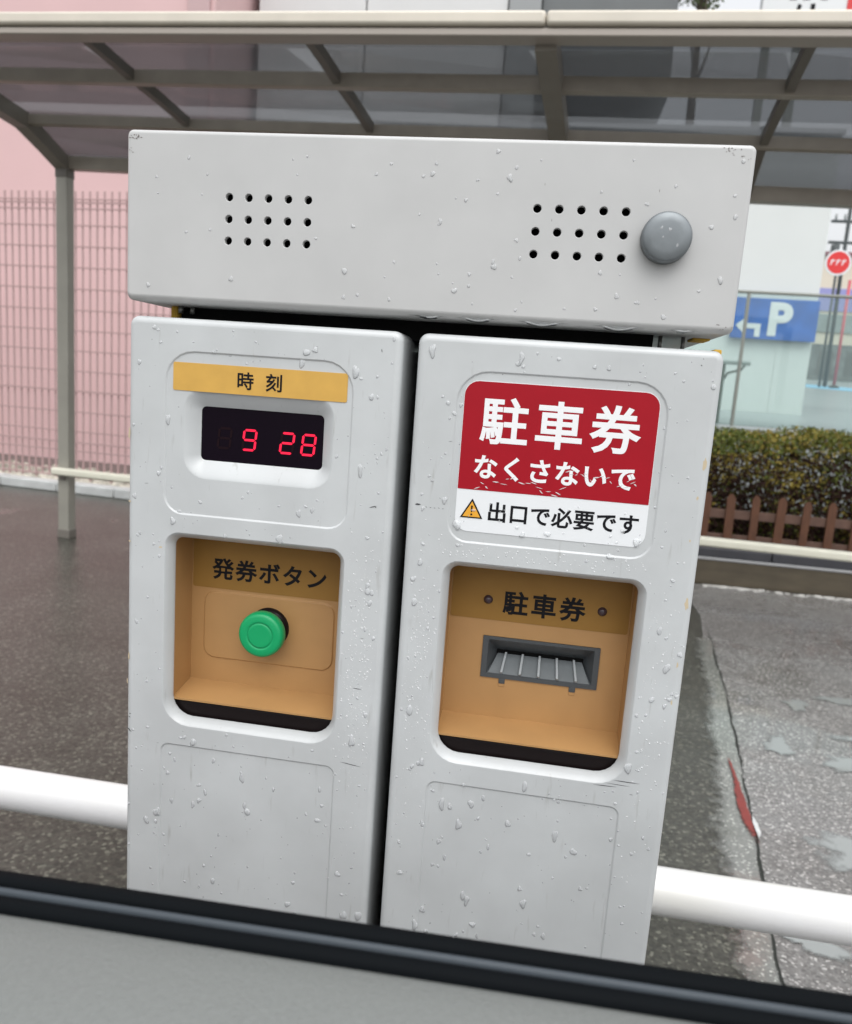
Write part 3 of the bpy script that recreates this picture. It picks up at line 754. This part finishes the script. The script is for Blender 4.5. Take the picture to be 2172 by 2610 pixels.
def liner(O, parent):
    x0, x1, z0, z1 = O
    fl = -.3115; yb = .045
    bm = bmesh.new()
    X0, X1, Z1 = x0 - .0016, x1 + .0016, z1 + .0016
    th = .002
    box(bm, X0 - th, X0, .0097, yb + th, fl - .02, Z1)               # side walls
    box(bm, X1, X1 + th, .0097, yb + th, fl - .02, Z1)
    box(bm, X0 - th, X1 + th, .0097, yb + th, Z1 + .0002, Z1 + th)   # ceiling
    q = [bm.verts.new(p) for p in ((X0 + .0001, .0101, fl - .0045), (X1 - .0001, .0101, fl - .0045), (X1 - .0001, yb, fl), (X0 + .0001, yb, fl),
                                   (X0 + .0001, .0101, fl - .0060), (X1 - .0001, .0101, fl - .0060), (X1 - .0001, yb, fl - .002), (X0 + .0001, yb, fl - .002))]
    for f in ((0, 1, 2, 3), (7, 6, 5, 4), (4, 5, 1, 0)): bm.faces.new([q[i] for i in f])
    o = obj('recess_liner', bm, AMBER, parent)
    bm = bmesh.new(); box(bm, X0 - .001, X1 + .001, .0125, .05, fl - .028, fl - .0075, .001)
    obj('drain_gap', bm, BLACKG, parent)
    return X0, X1, Z1, fl, yb
# left recess: raised plate, push button
X0, X1, Z1, fl, yb = liner(L_open, t)
bm = bmesh.new()
P = [(rr(-.1768, -.0578, -.2900, -.2285, .011), yb)]
fr = []
for k in range(4):
    s = k / 3; fr.append((rr(-.1768 + .0013 * s, -.0578 - .0013 * s, -.2900 + .0013 * s, -.2285 - .0013 * s, .011 - .0013 * s), yb - .0013 * s * s * (3 - 2 * s)))
outer = ring(bm, rr(X0, X1, fl - .0015, Z1, .0005), yb)
flat_fill(bm, [outer, feature(bm, dict(rings=fr, cap='fill'))]); bmesh.ops.recalc_face_normals(bm, faces=bm.faces)
obj('recess_back', bm, AMBER, t)
lb = obj('recess_label', plate(X0 + .001, X1 - .001, -.2262, Z1 - .004, .002, yb, .0005), AMBER_LABEL, t)
obj('lettering', glyphs(bmesh.new(), row('発券ボタン', -.1705, -.0655, -.2082), .0196, yb - .0006, .026, .00005), INK, lb)
btn = obj('push_button', revolve_y(bmesh.new(), -.1163, -.2566, [(.0002, .0210), (.0090, .0210), (.0106, .0210), (.0108, .02135), (.0113, .02135), (.0115, .0210), (.0130, .0210), (.0165, .0211), (.0183, .0218), (.0193, .0234), (.0198, .0260), (.0197, .030), (.0188, .0325), (.012, .0335)], 56, True, True), GREEN, t)
obj('groove', revolve_y(bmesh.new(), -.1163, -.2566, [(.01075, .0213), (.01135, .0213)], 56, False, False), GREEN_D, btn)
obj('button_collar', revolve_y(bmesh.new(), -.1160, -.2560, [(.0105, .033), (.0125, .034), (.0128, .0375), (.0175, .038), (.018, .0455)], 48, True, False), BLACKG, t)

# right recess: label, lamps, ticket slot
X0, X1, Z1, fl, yb = liner(R_open, t)
sx0, sx1, sz0, sz1 = .0705, .1668, -.2766, -.2408
bm = bmesh.new()
outer = ring(bm, rr(X0, X1, fl - .0015, Z1, .0005), yb)
hole = ring(bm, rr(sx0 - .0002, sx1 + .0002, sz0 - .0002, sz1 + .0002, .0006), yb); hole2 = ring(bm, rr(sx0 - .0002, sx1 + .0002, sz0 - .0002, sz1 + .0002, .0006), yb + .003)
bridge(bm, hole, hole2, smooth=False); flat_fill(bm, [outer, hole]); bmesh.ops.recalc_face_normals(bm, faces=bm.faces)
obj('recess_back', bm, AMBER, t)
lb = obj('recess_label', plate(X0 + .001, X1 - .001, -.2268, Z1 - .004, .002, yb, .0005), AMBER_LABEL, t)
obj('lettering', glyphs(bmesh.new(), row('駐車券', .0830, .1525, -.2105), .0210, yb - .0006, .026, .00005), INK, lb)
for x in (.0718, .1648):
    obj('indicator_lamp', revolve_y(bmesh.new(), x, -.2096, [(.0002, yb - .0035), (.0015, yb - .0034), (.0028, yb - .0027), (.0037, yb - .001), (.004, yb)], 24, True, False), LAMP, t)
# slot bezel
bm = bmesh.new()
r0 = ring(bm, rr(sx0, sx1, sz0, sz1, .0007), yb - .0012); ro = ring(bm, rr(sx0, sx1, sz0, sz1, .0007), yb + .002)
r1 = ring(bm, rr(sx0 + .0045, sx1 - .0045, sz0 + .0035, sz1 - .0025, .0006), yb - .0012)
r2_ = ring(bm, rr(sx0 + .0115, sx1 - .0115, sz0 + .013, sz1 - .0160, .0004), yb + .016)
bridge(bm, ro, r0, smooth=False); bridge(bm, r0, r1, smooth=False); bridge(bm, r1, r2_, smooth=False)
bmesh.ops.recalc_face_normals(bm, faces=bm.faces)
slot = obj('ticket_slot', bm, SLOTG, t)
bm = bmesh.new(); box(bm, sx0 + .010, sx1 - .010, yb + .0162, yb + .018, sz0 + .010, sz1 - .010); obj('slot_mouth', bm, BLACK, slot)
bm = bmesh.new()   # lower ramp with five ribs
a0, a1 = sx0 + .0062, sx1 - .0062; b0, b1 = sx0 + .0125, sx1 - .0125
zf, zb_, yf, ybk = sz0 + .0040, sz0 + .0166, yb - .0004, yb + .0150
v = [bm.verts.new(p) for p in ((a0, yf, zf), (a1, yf, zf), (b1, ybk, zb_), (b0, ybk, zb_))]; bm.faces.new(v)
v2 = [bm.verts.new(p) for p in ((b0, ybk, zb_ + .0001), (b1, ybk, zb_ + .0001), (b1, ybk + .0009, zb_ - .004), (b0, ybk + .0009, zb_ - .004))]; bm.faces.new(v2)
obj('ramp', bm, RAMP, slot)
for k in range(5):
    u = .10 + .2 * k; xa = a0 + (a1 - a0) * (u * .92 + .04) - .0; xb = b0 + (b1 - b0) * (u * 1.0 + .0) 
    bm = bmesh.new(); vv = []
    for (x, y, z, dn) in ((xa, yf, zf, 0), (xb, ybk, zb_, 0)):
        for sx in (-.0009, .0009):
            for up_ in (0, 1):
                vv.append(bm.verts.new((x + sx, y - (.0022 if up_ else -.0004), z + (.0022 if up_ else -.0004))))
    for q in ((0, 1, 3, 2), (4, 6, 7, 5), (0, 2, 6, 4), (1, 5, 7, 3), (0, 4, 5, 1), (2, 3, 7, 6)): bm.faces.new([vv[i] for i in q])
    bmesh.ops.recalc_face_normals(bm, faces=bm.faces)
    obj('rib', bm, RIBM, slot)
for x in (.0888, .1472):
    obj('clip', box(bmesh.new(), x - .0026, x + .0026, yb - .0011, yb + .001, sz0 - .0045, sz0 - .0001, .0004), SLOTG, slot)
    obj('clip_notch', box(bmesh.new(), x - .0026, x + .0026, yb - .0006, yb + .001, sz0 - .0072, sz0 - .0046, .0003), AMBER, slot)

# clock display
d = obj('clock_display', plate(dx0 - .003, dx1 + .003, dz0 - .003, dz1 + .003, .004, .0104, .0010), DISP, t)
SEG = {'8': 'abcdefg', '9': 'abcdfg', '2': 'abged'}
def digit(bm, ch, cx, cz, w_=.0118, h=.0175, th=.0018, y=.0092):
    sl_ = .10; g = .0004
    def P_(x, z): return (cx + x + sl_ * z, cz + z)
    hw, hh = w_ / 2, h / 2; q = th / 2
    def hor(z): return [P_(-hw + q + g, z), P_(-hw + th + g, z + q), P_(hw - th - g, z + q), P_(hw - q - g, z), P_(hw - th - g, z - q), P_(-hw + th + g, z - q)]
    def ver(x, z0, z1): return [P_(x, z0 + g), P_(x + q, z0 + q + g), P_(x + q, z1 - q - g), P_(x, z1 - g), P_(x - q, z1 - q - g), P_(x - q, z0 + q + g)]
    S = dict(a=hor(hh - q), g=hor(0), d=hor(-hh + q), b=ver(hw - q, 0, hh - q), c=ver(hw - q, -hh + q, 0), e=ver(-hw + q, -hh + q, 0), f=ver(-hw + q, 0, hh - q))
    for s in SEG[ch]: poly(bm, S[s], y, .0001)
for ch, cx in (('9', -.1262), ('2', -.0950), ('8', -.0775)):
    bm = bmesh.new(); digit(bm, ch, cx, -.0912 + (cx + .0775) * -.0); obj('digit', bm, LED, d)
bm = bmesh.new(); digit(bm, '8', -.1470, -.0912, y=.0093); digit(bm, '8', -.1262, -.0912, y=.00935); digit(bm, '8', -.0950, -.0912, y=.00935); obj('unlit_segments', bm, GHOST, d)
lb = obj('clock_label', plate(-.1872, -.0462, -.0558 + .0002, -.0338, .0014, .0011, .0005), GOLD_LABEL, t)
obj('lettering', glyphs(bmesh.new(), [('時', -.1278, -.0449), ('刻', -.1044, -.0449)], .0142, .0005, .018, .0002), INK, lb)

# reminder sticker
st = obj('reminder_sticker', plate(.0432, .1852, -.1458, -.0320, (.011, .011, .010, .010), .0011, .0004), WHITE_ST, t)
bm = bmesh.new(); P = rr(.0436, .1848, -.1135, -.0324, (.0106, .0106, .0003, .0003))
a = ring(bm, P, .0005); b = ring(bm, P, .0008); bridge(bm, a, b, smooth=False); bm.faces.new(a); bmesh.ops.recalc_face_normals(bm, faces=bm.faces)
rf = obj('red_field', bm, RED, st)
obj('white_lettering', glyphs(glyphs(bmesh.new(), row('駐車券', .0545, .1755, -.0607), .0365, .0004, .020, .00004), row('なくさないで', .0532, .1745, -.0955), .0192, .0004, .026, .00004), WHITEINK, st)
obj('black_lettering', glyphs(bmesh.new(), row('出口で必要です', .0668, .1803, -.1291), .0158, .0006, .024, .00004), INK, st)
bm = poly(bmesh.new(), [(.0470, -.1353), (.0642, -.1353), (.0556, -.1203)], .0006, .0002); wt = obj('warning_triangle', bm, INK, st)
bm = poly(bmesh.new(), [(.0489, -.1343), (.0623, -.1343), (.0556, -.1226)], .0003, .0001)
obj('warning_fill', bm, YEL, st)
bm = poly(bmesh.new(), [(.0549, -.1257), (.0563, -.1257), (.0560, -.1307), (.0552, -.1307)], .0001, .0001); poly(bm, circ(.0556, -.1325, .0008, 12), .0001, .0001)
obj('exclamation_mark', bm, INK, st)

# intercom box on top
bx0, bx1, bz0, bz1, by = -.2288, .2288, .0117, .1375, .0026
feats = []
holesL = [(-.1458 + .0154 * i, .0907 - .01575 * j) for i in range(5) for j in range(3)]
holesR = [(.0847 + .01545 * i, .0910 - .01565 * j) for i in range(5) for j in range(3)]
for (x, z) in holesL + holesR:
    feats.append(dict(rings=[(circ(x, z, .00335), by), (circ(x, z, .00300), by + .0002), (circ(x, z, .0029), by + .0008), (circ(x, z, .0029), by + .004)], cap='open'))
bm = shell(bx0, bx1, bz0, bz1, .0032, .0048, .20, feats, by, .0048)
hb = obj('intercom_box', bm, mat('intercom_paint', (.50, .50, .49), .36, coat=.15, var=.08, vscale=16, bump=.07, bscale=120, bdist=.0005), t)
for xs_ in (holesL, holesR):
    cx = sum(p[0] for p in xs_) / 15
    obj('speaker_backing', box(bmesh.new(), cx - .045, cx + .045, by + .012, by + .016, .045, .105), BLACK, hb)
kn = obj('call_knob', revolve_y(bmesh.new(), .1749, .0736, [(.0002, -.0098), (.010, -.0097), (.0150, -.0091), (.0162, -.0082), (.0168, -.0068), (.0168, .0), (.0164, .0028)], 120, True, False), KNOB, hb)
bm = bmesh.new()
for k in range(78):
    a = 2 * math.pi * k / 78; c, s = math.cos(a), math.sin(a)
    tube(bm, [(.1749 + .0167 * c, -.0068, .0736 + .0167 * s), (.1749 + .0167 * c, .002, .0736 + .0167 * s)], .00042, 5)
obj('knurling', bm, KNOB, kn)
# spacer, foam and bolts in the gap under the box
obj('spacer', box(bmesh.new(), -.203, .180, .045, .20, -.004, .0130), BLACK, t)
bm = bmesh.new(); box(bm, -.2105, -.2035, .040, .055, .0005, .0122, .002); obj('foam_strip', bm, FOAM, t)
bm = bmesh.new(); box(bm, .2100, .2230, .05, .075, .0100, .0122, .001); obj('foam_strip', bm, FOAM, t)
bm = bmesh.new(); box(bm, .2190, .2247, .012, .03, -.003, .0016, .001); obj('foam_strip', bm, FOAM, t)
for x in (.186, .203): obj('bolt', tube(bmesh.new(), [(x, .05, .0), (x, .05, .0122)], .0016, 10), BOLT, t)
for x in (-.2, -.19): obj('bolt', tube(bmesh.new(), [(x, .038, .006), (x, .038, .0119)], .0022, 10), BOLT, t)
obj('base_plinth', box(bmesh.new(), -.23, .23, -.004, .262, CB - .048, CB - .001, .006), KERBW, t)
obj('gap_filler', box(bmesh.new(), -.0053, .0058, .10, .25, CB + .01, -.01), BLACK, t)

# scuffs, chips and glue marks on the paint
random.seed(77)
def blot(bm, x, z, rx, rz, y, n=11, seed=None):
    P = []
    for k in range(n):
        a = 2 * math.pi * k / n; f = random.uniform(.55, 1.15); P.append((x + rx * f * math.cos(a), z + rz * f * math.sin(a)))
    poly(bm, P, y, .00012)
bm = bmesh.new()
def scratch(bm, x0, z0, x1, z1, wd, y):
    dx, dz = x1 - x0, z1 - z0; L = math.hypot(dx, dz); nx, nz = -dz / L * wd, dx / L * wd
    poly(bm, [(x0, z0), (x0 + dx * .3 + nx, z0 + dz * .3 + nz), (x0 + dx * .7 + nx * .7, z0 + dz * .7 + nz * .7), (x1, z1), (x0 + dx * .6 - nx, z0 + dz * .6 - nz), (x0 + dx * .25 - nx * .6, z0 + dz * .25 - nz * .6)], y, .00012)
scratch(bm, .0118, -.1287, .0165, -.1284, .0008, 0)
for k in range(5): scratch(bm, .020 + k * .0032, -.130 + random.uniform(-.0004, .0004), .0216 + k * .0032, -.1302, .0002, 0)
scratch(bm, -.0238, -.1348, -.0178, -.1328, .0004, 0); scratch(bm, -.0195, -.1335, -.0180, -.1345, .0003, 0)
scratch(bm, -.2236, -.344, -.2195, -.3478, .0005, 0); scratch(bm, -.2225, -.334, -.2205, -.3345, .0003, 0); scratch(bm, -.222, -.331, -.220, -.3312, .0003, 0)
scratch(bm, .183, -.3310, .203, -.3312, .00035, 0); scratch(bm, .168, -.3368, .186, -.3362, .0003, 0); scratch(bm, .178, -.334, .196, -.3345, .0002, 0)
scratch(bm, -.029, -.283, -.021, -.2834, .0003, 0); scratch(bm, -.036, -.348, -.018, -.350, .0003, 0)
scratch(bm, .209, -.0105, .2102, -.0112, .0004, 0); scratch(bm, -.0215, -.0138, -.0208, -.0165, .0003, 0)
for k in range(26):
    x = random.choice((random.uniform(-.215, -.02), random.uniform(.015, .215))); z = random.uniform(-.36, -.02)
    if (-.196 < x < -.038 or .034 < x < .194) and z > -.35: continue
    a = random.uniform(-.15, .15); L = random.uniform(.0008, .004); scratch(bm, x, z, x + L * math.cos(a), z + L * math.sin(a), .00015, 0)
tag(obj('scuff_marks', bm, SCUFF, t), kind='stuff')
bm = bmesh.new(); yb_ = by
for (cx, cz, n) in ((-.2222, .1318, 16), (.2120, .1335, 12), (.2218, .1305, 5), (.2215, .017, 6), (-.2258, .122, 4)):
    for k in range(n): blot(bm, cx + random.gauss(0, .0026), cz + random.gauss(0, .0013), random.uniform(.0002, .0009), random.uniform(.0002, .0006), by - .00002, 7)
for (x, z) in ((.0885, .1085), (.1675, .1068), (.0955, .0845)): scratch(bm, x, z, x + .0002, z - .0022, .00018, by)
tag(obj('paint_chips', bm, mat('chip', (.17, .15, .14), .7), hb), kind='stuff')
bm = bmesh.new()
for (x, z, a, b) in ((.2205, -.081, .0014, .0052), (.2185, -.105, .0009, .0016), (.2205, -.1845, .0016, .006), (.2195, -.232, .0007, .003), (.2188, -.262, .0008, .002), (-.2235, -.093, .0009, .006), (-.2228, -.148, .0012, .0007), (-.2225, -.181, .0010, .0007), (-.2225, -.280, .0006, .0035), (-.1955, -.1835, .0016, .0010), (-.2238, -.302, .0005, .0025), (.217, -.137, .0006, .0012)):
    blot(bm, x, z, a, b, .0001, 12)
tag(obj('glue_marks', bm, PEEL, t), kind='stuff')
# wrinkles of film on the sticker and damp glue lines round the recesses
bm = bmesh.new()
FILM = clear_mat('film', (1, 1, 1), 1.25, .1, .45, (.97, .97, .97))
x = .056
while x < .176:
    z = -.1065 - .004 * math.sin(x * 130) + random.uniform(-.003, .004) + (.009 if x > .12 else 0)
    scratch(bm, x, z, x + random.uniform(.002, .006), z + random.uniform(-.003, .003), random.uniform(.0002, .0005), .0003); x += random.uniform(.002, .006)
tag(obj('film_wrinkles', bm, FILM, st), kind='stuff')

# ------------------------------------------------------------------ water drops
random.seed(101)
bm = bmesh.new()
def drop(x, z, r, y=0.0, ez=1.0, h=None, nseg=None):
    h = h or r * random.uniform(.22, .36); n = nseg or (14 if r > .0009 else 8)
    ph = [random.uniform(0, 6.28) for _ in range(3)]; am = [random.uniform(.03, .24) for _ in range(3)]
    def rad(a): return r * (1 + am[0] * math.sin(2 * a + ph[0]) + am[1] * math.sin(3 * a + ph[1]))
    rings = []
    steps = ((1, 0), (.93, .42), (.72, .76), (.4, .95)) if r > .0009 else ((1, 0), (.75, .7))
    for f, hh in steps:
        rings.append([bm.verts.new((x + rad(2 * math.pi * k / n) * f * math.cos(2 * math.pi * k / n), y - hh * h, z + (rad(2 * math.pi * k / n) * f * math.sin(2 * math.pi * k / n)) * ez - (1 - f) * r * .22)) for k in range(n)])
    for a, b in zip(rings, rings[1:]):
        for k in range(n):
            q = bm.faces.new((a[k], a[(k + 1) % n], b[(k + 1) % n], b[k])); q.smooth = True
    c = bm.verts.new((x, y - h, z - r * .15))
    for k in range(n):
        q = bm.faces.new((rings[-1][k], rings[-1][(k + 1) % n], c)); q.smooth = True
opens = [(-.1935, -.040, -.337, -.169), (.036, .1925, -.337, -.169), (-.18, -.053, -.127, -.033), (.043, .186, -.119, -.032)]
def blocked(x, z): return any(a < x < b and c < z < e for a, b, c, e in opens)
def onface(x, z): return (-.2225 < x < -.0115 or .0115 < x < .2225)
def yface(x, z):
    if .044 < x < .185 and -.145 < z < -.033: return .0004
    if (-.193 < x < -.042 or .038 < x < .1905) and (-.154 < z < -.026 or -.8 < z < -.355): return .0012
    return 0.0
k = 0
while k < 820:          # scattered large drops
    x = random.uniform(-.222, .222); z = random.uniform(-.60, -.006)
    if not onface(x, z) or blocked(x, z): continue
    r = .0003 + random.expovariate(1 / .00068); ez = random.uniform(.8, 1.3) if r < .0014 else random.uniform(.6, 2.0)
    drop(x, z, min(r, .0026), yface(x, z), ez); k += 1
k = 0; BM2 = []
while k < 1000:         # fine beads close to the inner edges, as blown by the wind
    side = random.random()
    if side < .36: x = random.gauss(-.026, .009)
    elif side < .74: x = random.gauss(.022, .010)
    elif side < .88: x = random.gauss(.206, .009)
    else: x = random.uniform(.03, .19)
    z = random.gauss(-.26, .06) if side < .88 else random.gauss(-.162, .004)
    if side < .88 and z > -.17 and random.random() < .8: continue
    if not onface(x, z) or blocked(x, z) or z > -.01: continue
    BM2.append((x, z, random.choice((.00025, .0003, .0004, .0005, .0007)), yface(x, z), random.uniform(.8, 1.6))); k += 1
for _ in range(130):    # drops on the intercom box
    x = random.uniform(-.22, .222); z = random.uniform(.02, .13)
    if x < 0 and random.random() < .55: continue
    if (-.152 < x < -.078 or .078 < x < .153) and .053 < z < .097: continue
    drop(x, z, min(.0007 + abs(random.gauss(0, .0006)), .0021), by, random.uniform(.8, 1.4))
for (x, z, r) in ((.188, .085, .0015), (.205, .083, .0016), (.2155, .048, .0021), (.1800, .021, .0018), (.160, .030, .0012)): drop(x, z, r, by, 1.1)
for (x, z, r) in ((.1705, .079, .0011), (.176, .078, .0013), (.172, .073, .0010), (.182, .068, .0012), (.178, .074, .0007)): drop(x, z, r, -.0095, 1.2)
for (x, z, r, ez) in ((.0165, -.2060, .0024, 1.3), (-.0215, -.197, .0017, 1.6), (.212, -.236, .0027, 1.4), (.2035, -.2075, .0018, 1.9), (.204, -.262, .0019, 1.4), (-.019, -.211, .0020, 1.3), (-.0215, -.233, .0013, 1.2)): drop(x, z, r, 0, ez)
tag(obj('water_drops', bm, WATER), 'countless clear rain drops beading on the front of the ticket machine', 'water drops', kind='stuff')
# hanging beads along the lower edge of the intercom box
for o in bpy.data.objects:
    if o.name.startswith('water_drops'): o.location = (0, 0, ZT); WD = o
bm = bmesh.new()
for (x, wd, dp) in ((.011, .014, .0022), (.048, .016, .0026), (.095, .019, .0030), (.150, .018, .0030), (.195, .012, .0016)):
    N = 14; prev = None
    for k in range(N + 1):
        s = k / N * 2 - 1; f = (math.cos(s * math.pi) + 1) / 2
        rg = []
        for j in range(7):
            a = j / 6 * math.pi
            rg.append(bm.verts.new((x + s * wd, by + .0065 - .0055 * math.cos(a), .0128 - f * dp * math.sin(a))))
        if prev:
            for j in range(6): q = bm.faces.new((prev[j], rg[j], rg[j + 1], prev[j + 1])); q.smooth = True
        prev = rg
HANG = clear_mat('hanging_water', (.9, .92, .92), 1.4, .05, .55, (.55, .56, .56))
o = obj('water_beads', bm, HANG)
bm = bmesh.new()
for q_ in BM2: drop(*q_, None, 6)
o2 = obj('rain_beads', bm, clear_mat('rain_bead', (1, 1, 1), 1.3, .08, .55, (.97, .98, .98))); o2.location = (0, 0, ZT)  # bead sparkle is put in as a white body colour
tag(o2, 'fine rain beads with painted white sparkle dusting the inner edges of both machine columns', 'water drops', kind='stuff')
o = o; o.location = (0, 0, ZT)
tag(o, 'heavy water beads hanging from the lower edge of the intercom box', 'water drops', kind='stuff')

# ================================================================== CAR DOOR
t = thing('car_door', 'car door seen from inside with black window seal and grey vinyl trim in the foreground', 'car door', (.0656, -.326, 1.0025), R(.4))
t.rotation_euler = (0, R(-1.55), R(.0))
def extrude_x(prof, x0, x1, m_, name, closed=True, parent=t, N=1):
    bm = bmesh.new(); rs = []
    for k in range(N + 1):
        x = x0 + (x1 - x0) * k / N; rs.append([bm.verts.new((x, y, z)) for y, z in prof])
    for a, b in zip(rs, rs[1:]):
        for i in range(len(prof) - (0 if closed else 1)):
            q = bm.faces.new((a[i], a[(i + 1) % len(prof)], b[(i + 1) % len(prof)], b[i])); q.smooth = True
    if closed: bm.faces.new(rs[0]); bm.faces.new(rs[-1][::-1])
    bmesh.ops.recalc_face_normals(bm, faces=bm.faces)
    return obj(name, bm, m_, parent)
extrude_x([(.004, -.05), (.004, -.003), (.0015, .0), (-.0025, .0), (-.0042, -.0016), (-.0048, -.05)], -.9, .9, SEALM, 'outer_seal')
extrude_x([(-.0050, -.05), (-.0050, -.0026), (-.0056, -.0016), (-.0068, -.0016), (-.0075, -.0026), (-.0077, -.05)], -.9, .9, SEAL_HI, 'seal_highlight_strip')
extrude_x([(-.0079, -.05), (-.0079, -.0034), (-.0092, -.0024), (-.0124, -.0026), (-.0142, -.0046), (-.0145, -.05)], -.9, .9, SEALM, 'inner_seal')
extrude_x([(-.0148, -.05), (-.0148, -.0064), (-.0156, -.0050), (-.0180, -.0042), (-.028, -.0036), (-.046, -.0048), (-.066, -.0095), (-.086, -.021), (-.101, -.043), (-.108, -.08), (-.111, -.30), (-.03, -.30)], -.9, .9, TRIM, 'trim_panel')
extrude_x([(.005, -.012), (.012, -.013), (.025, -.03), (.035, -.12), (.036, -.5), (.02, -.72), (.0, -.72), (.0, -.3), (.005, -.3)], -1.4, 1.4, DOORP, 'outer_panel')
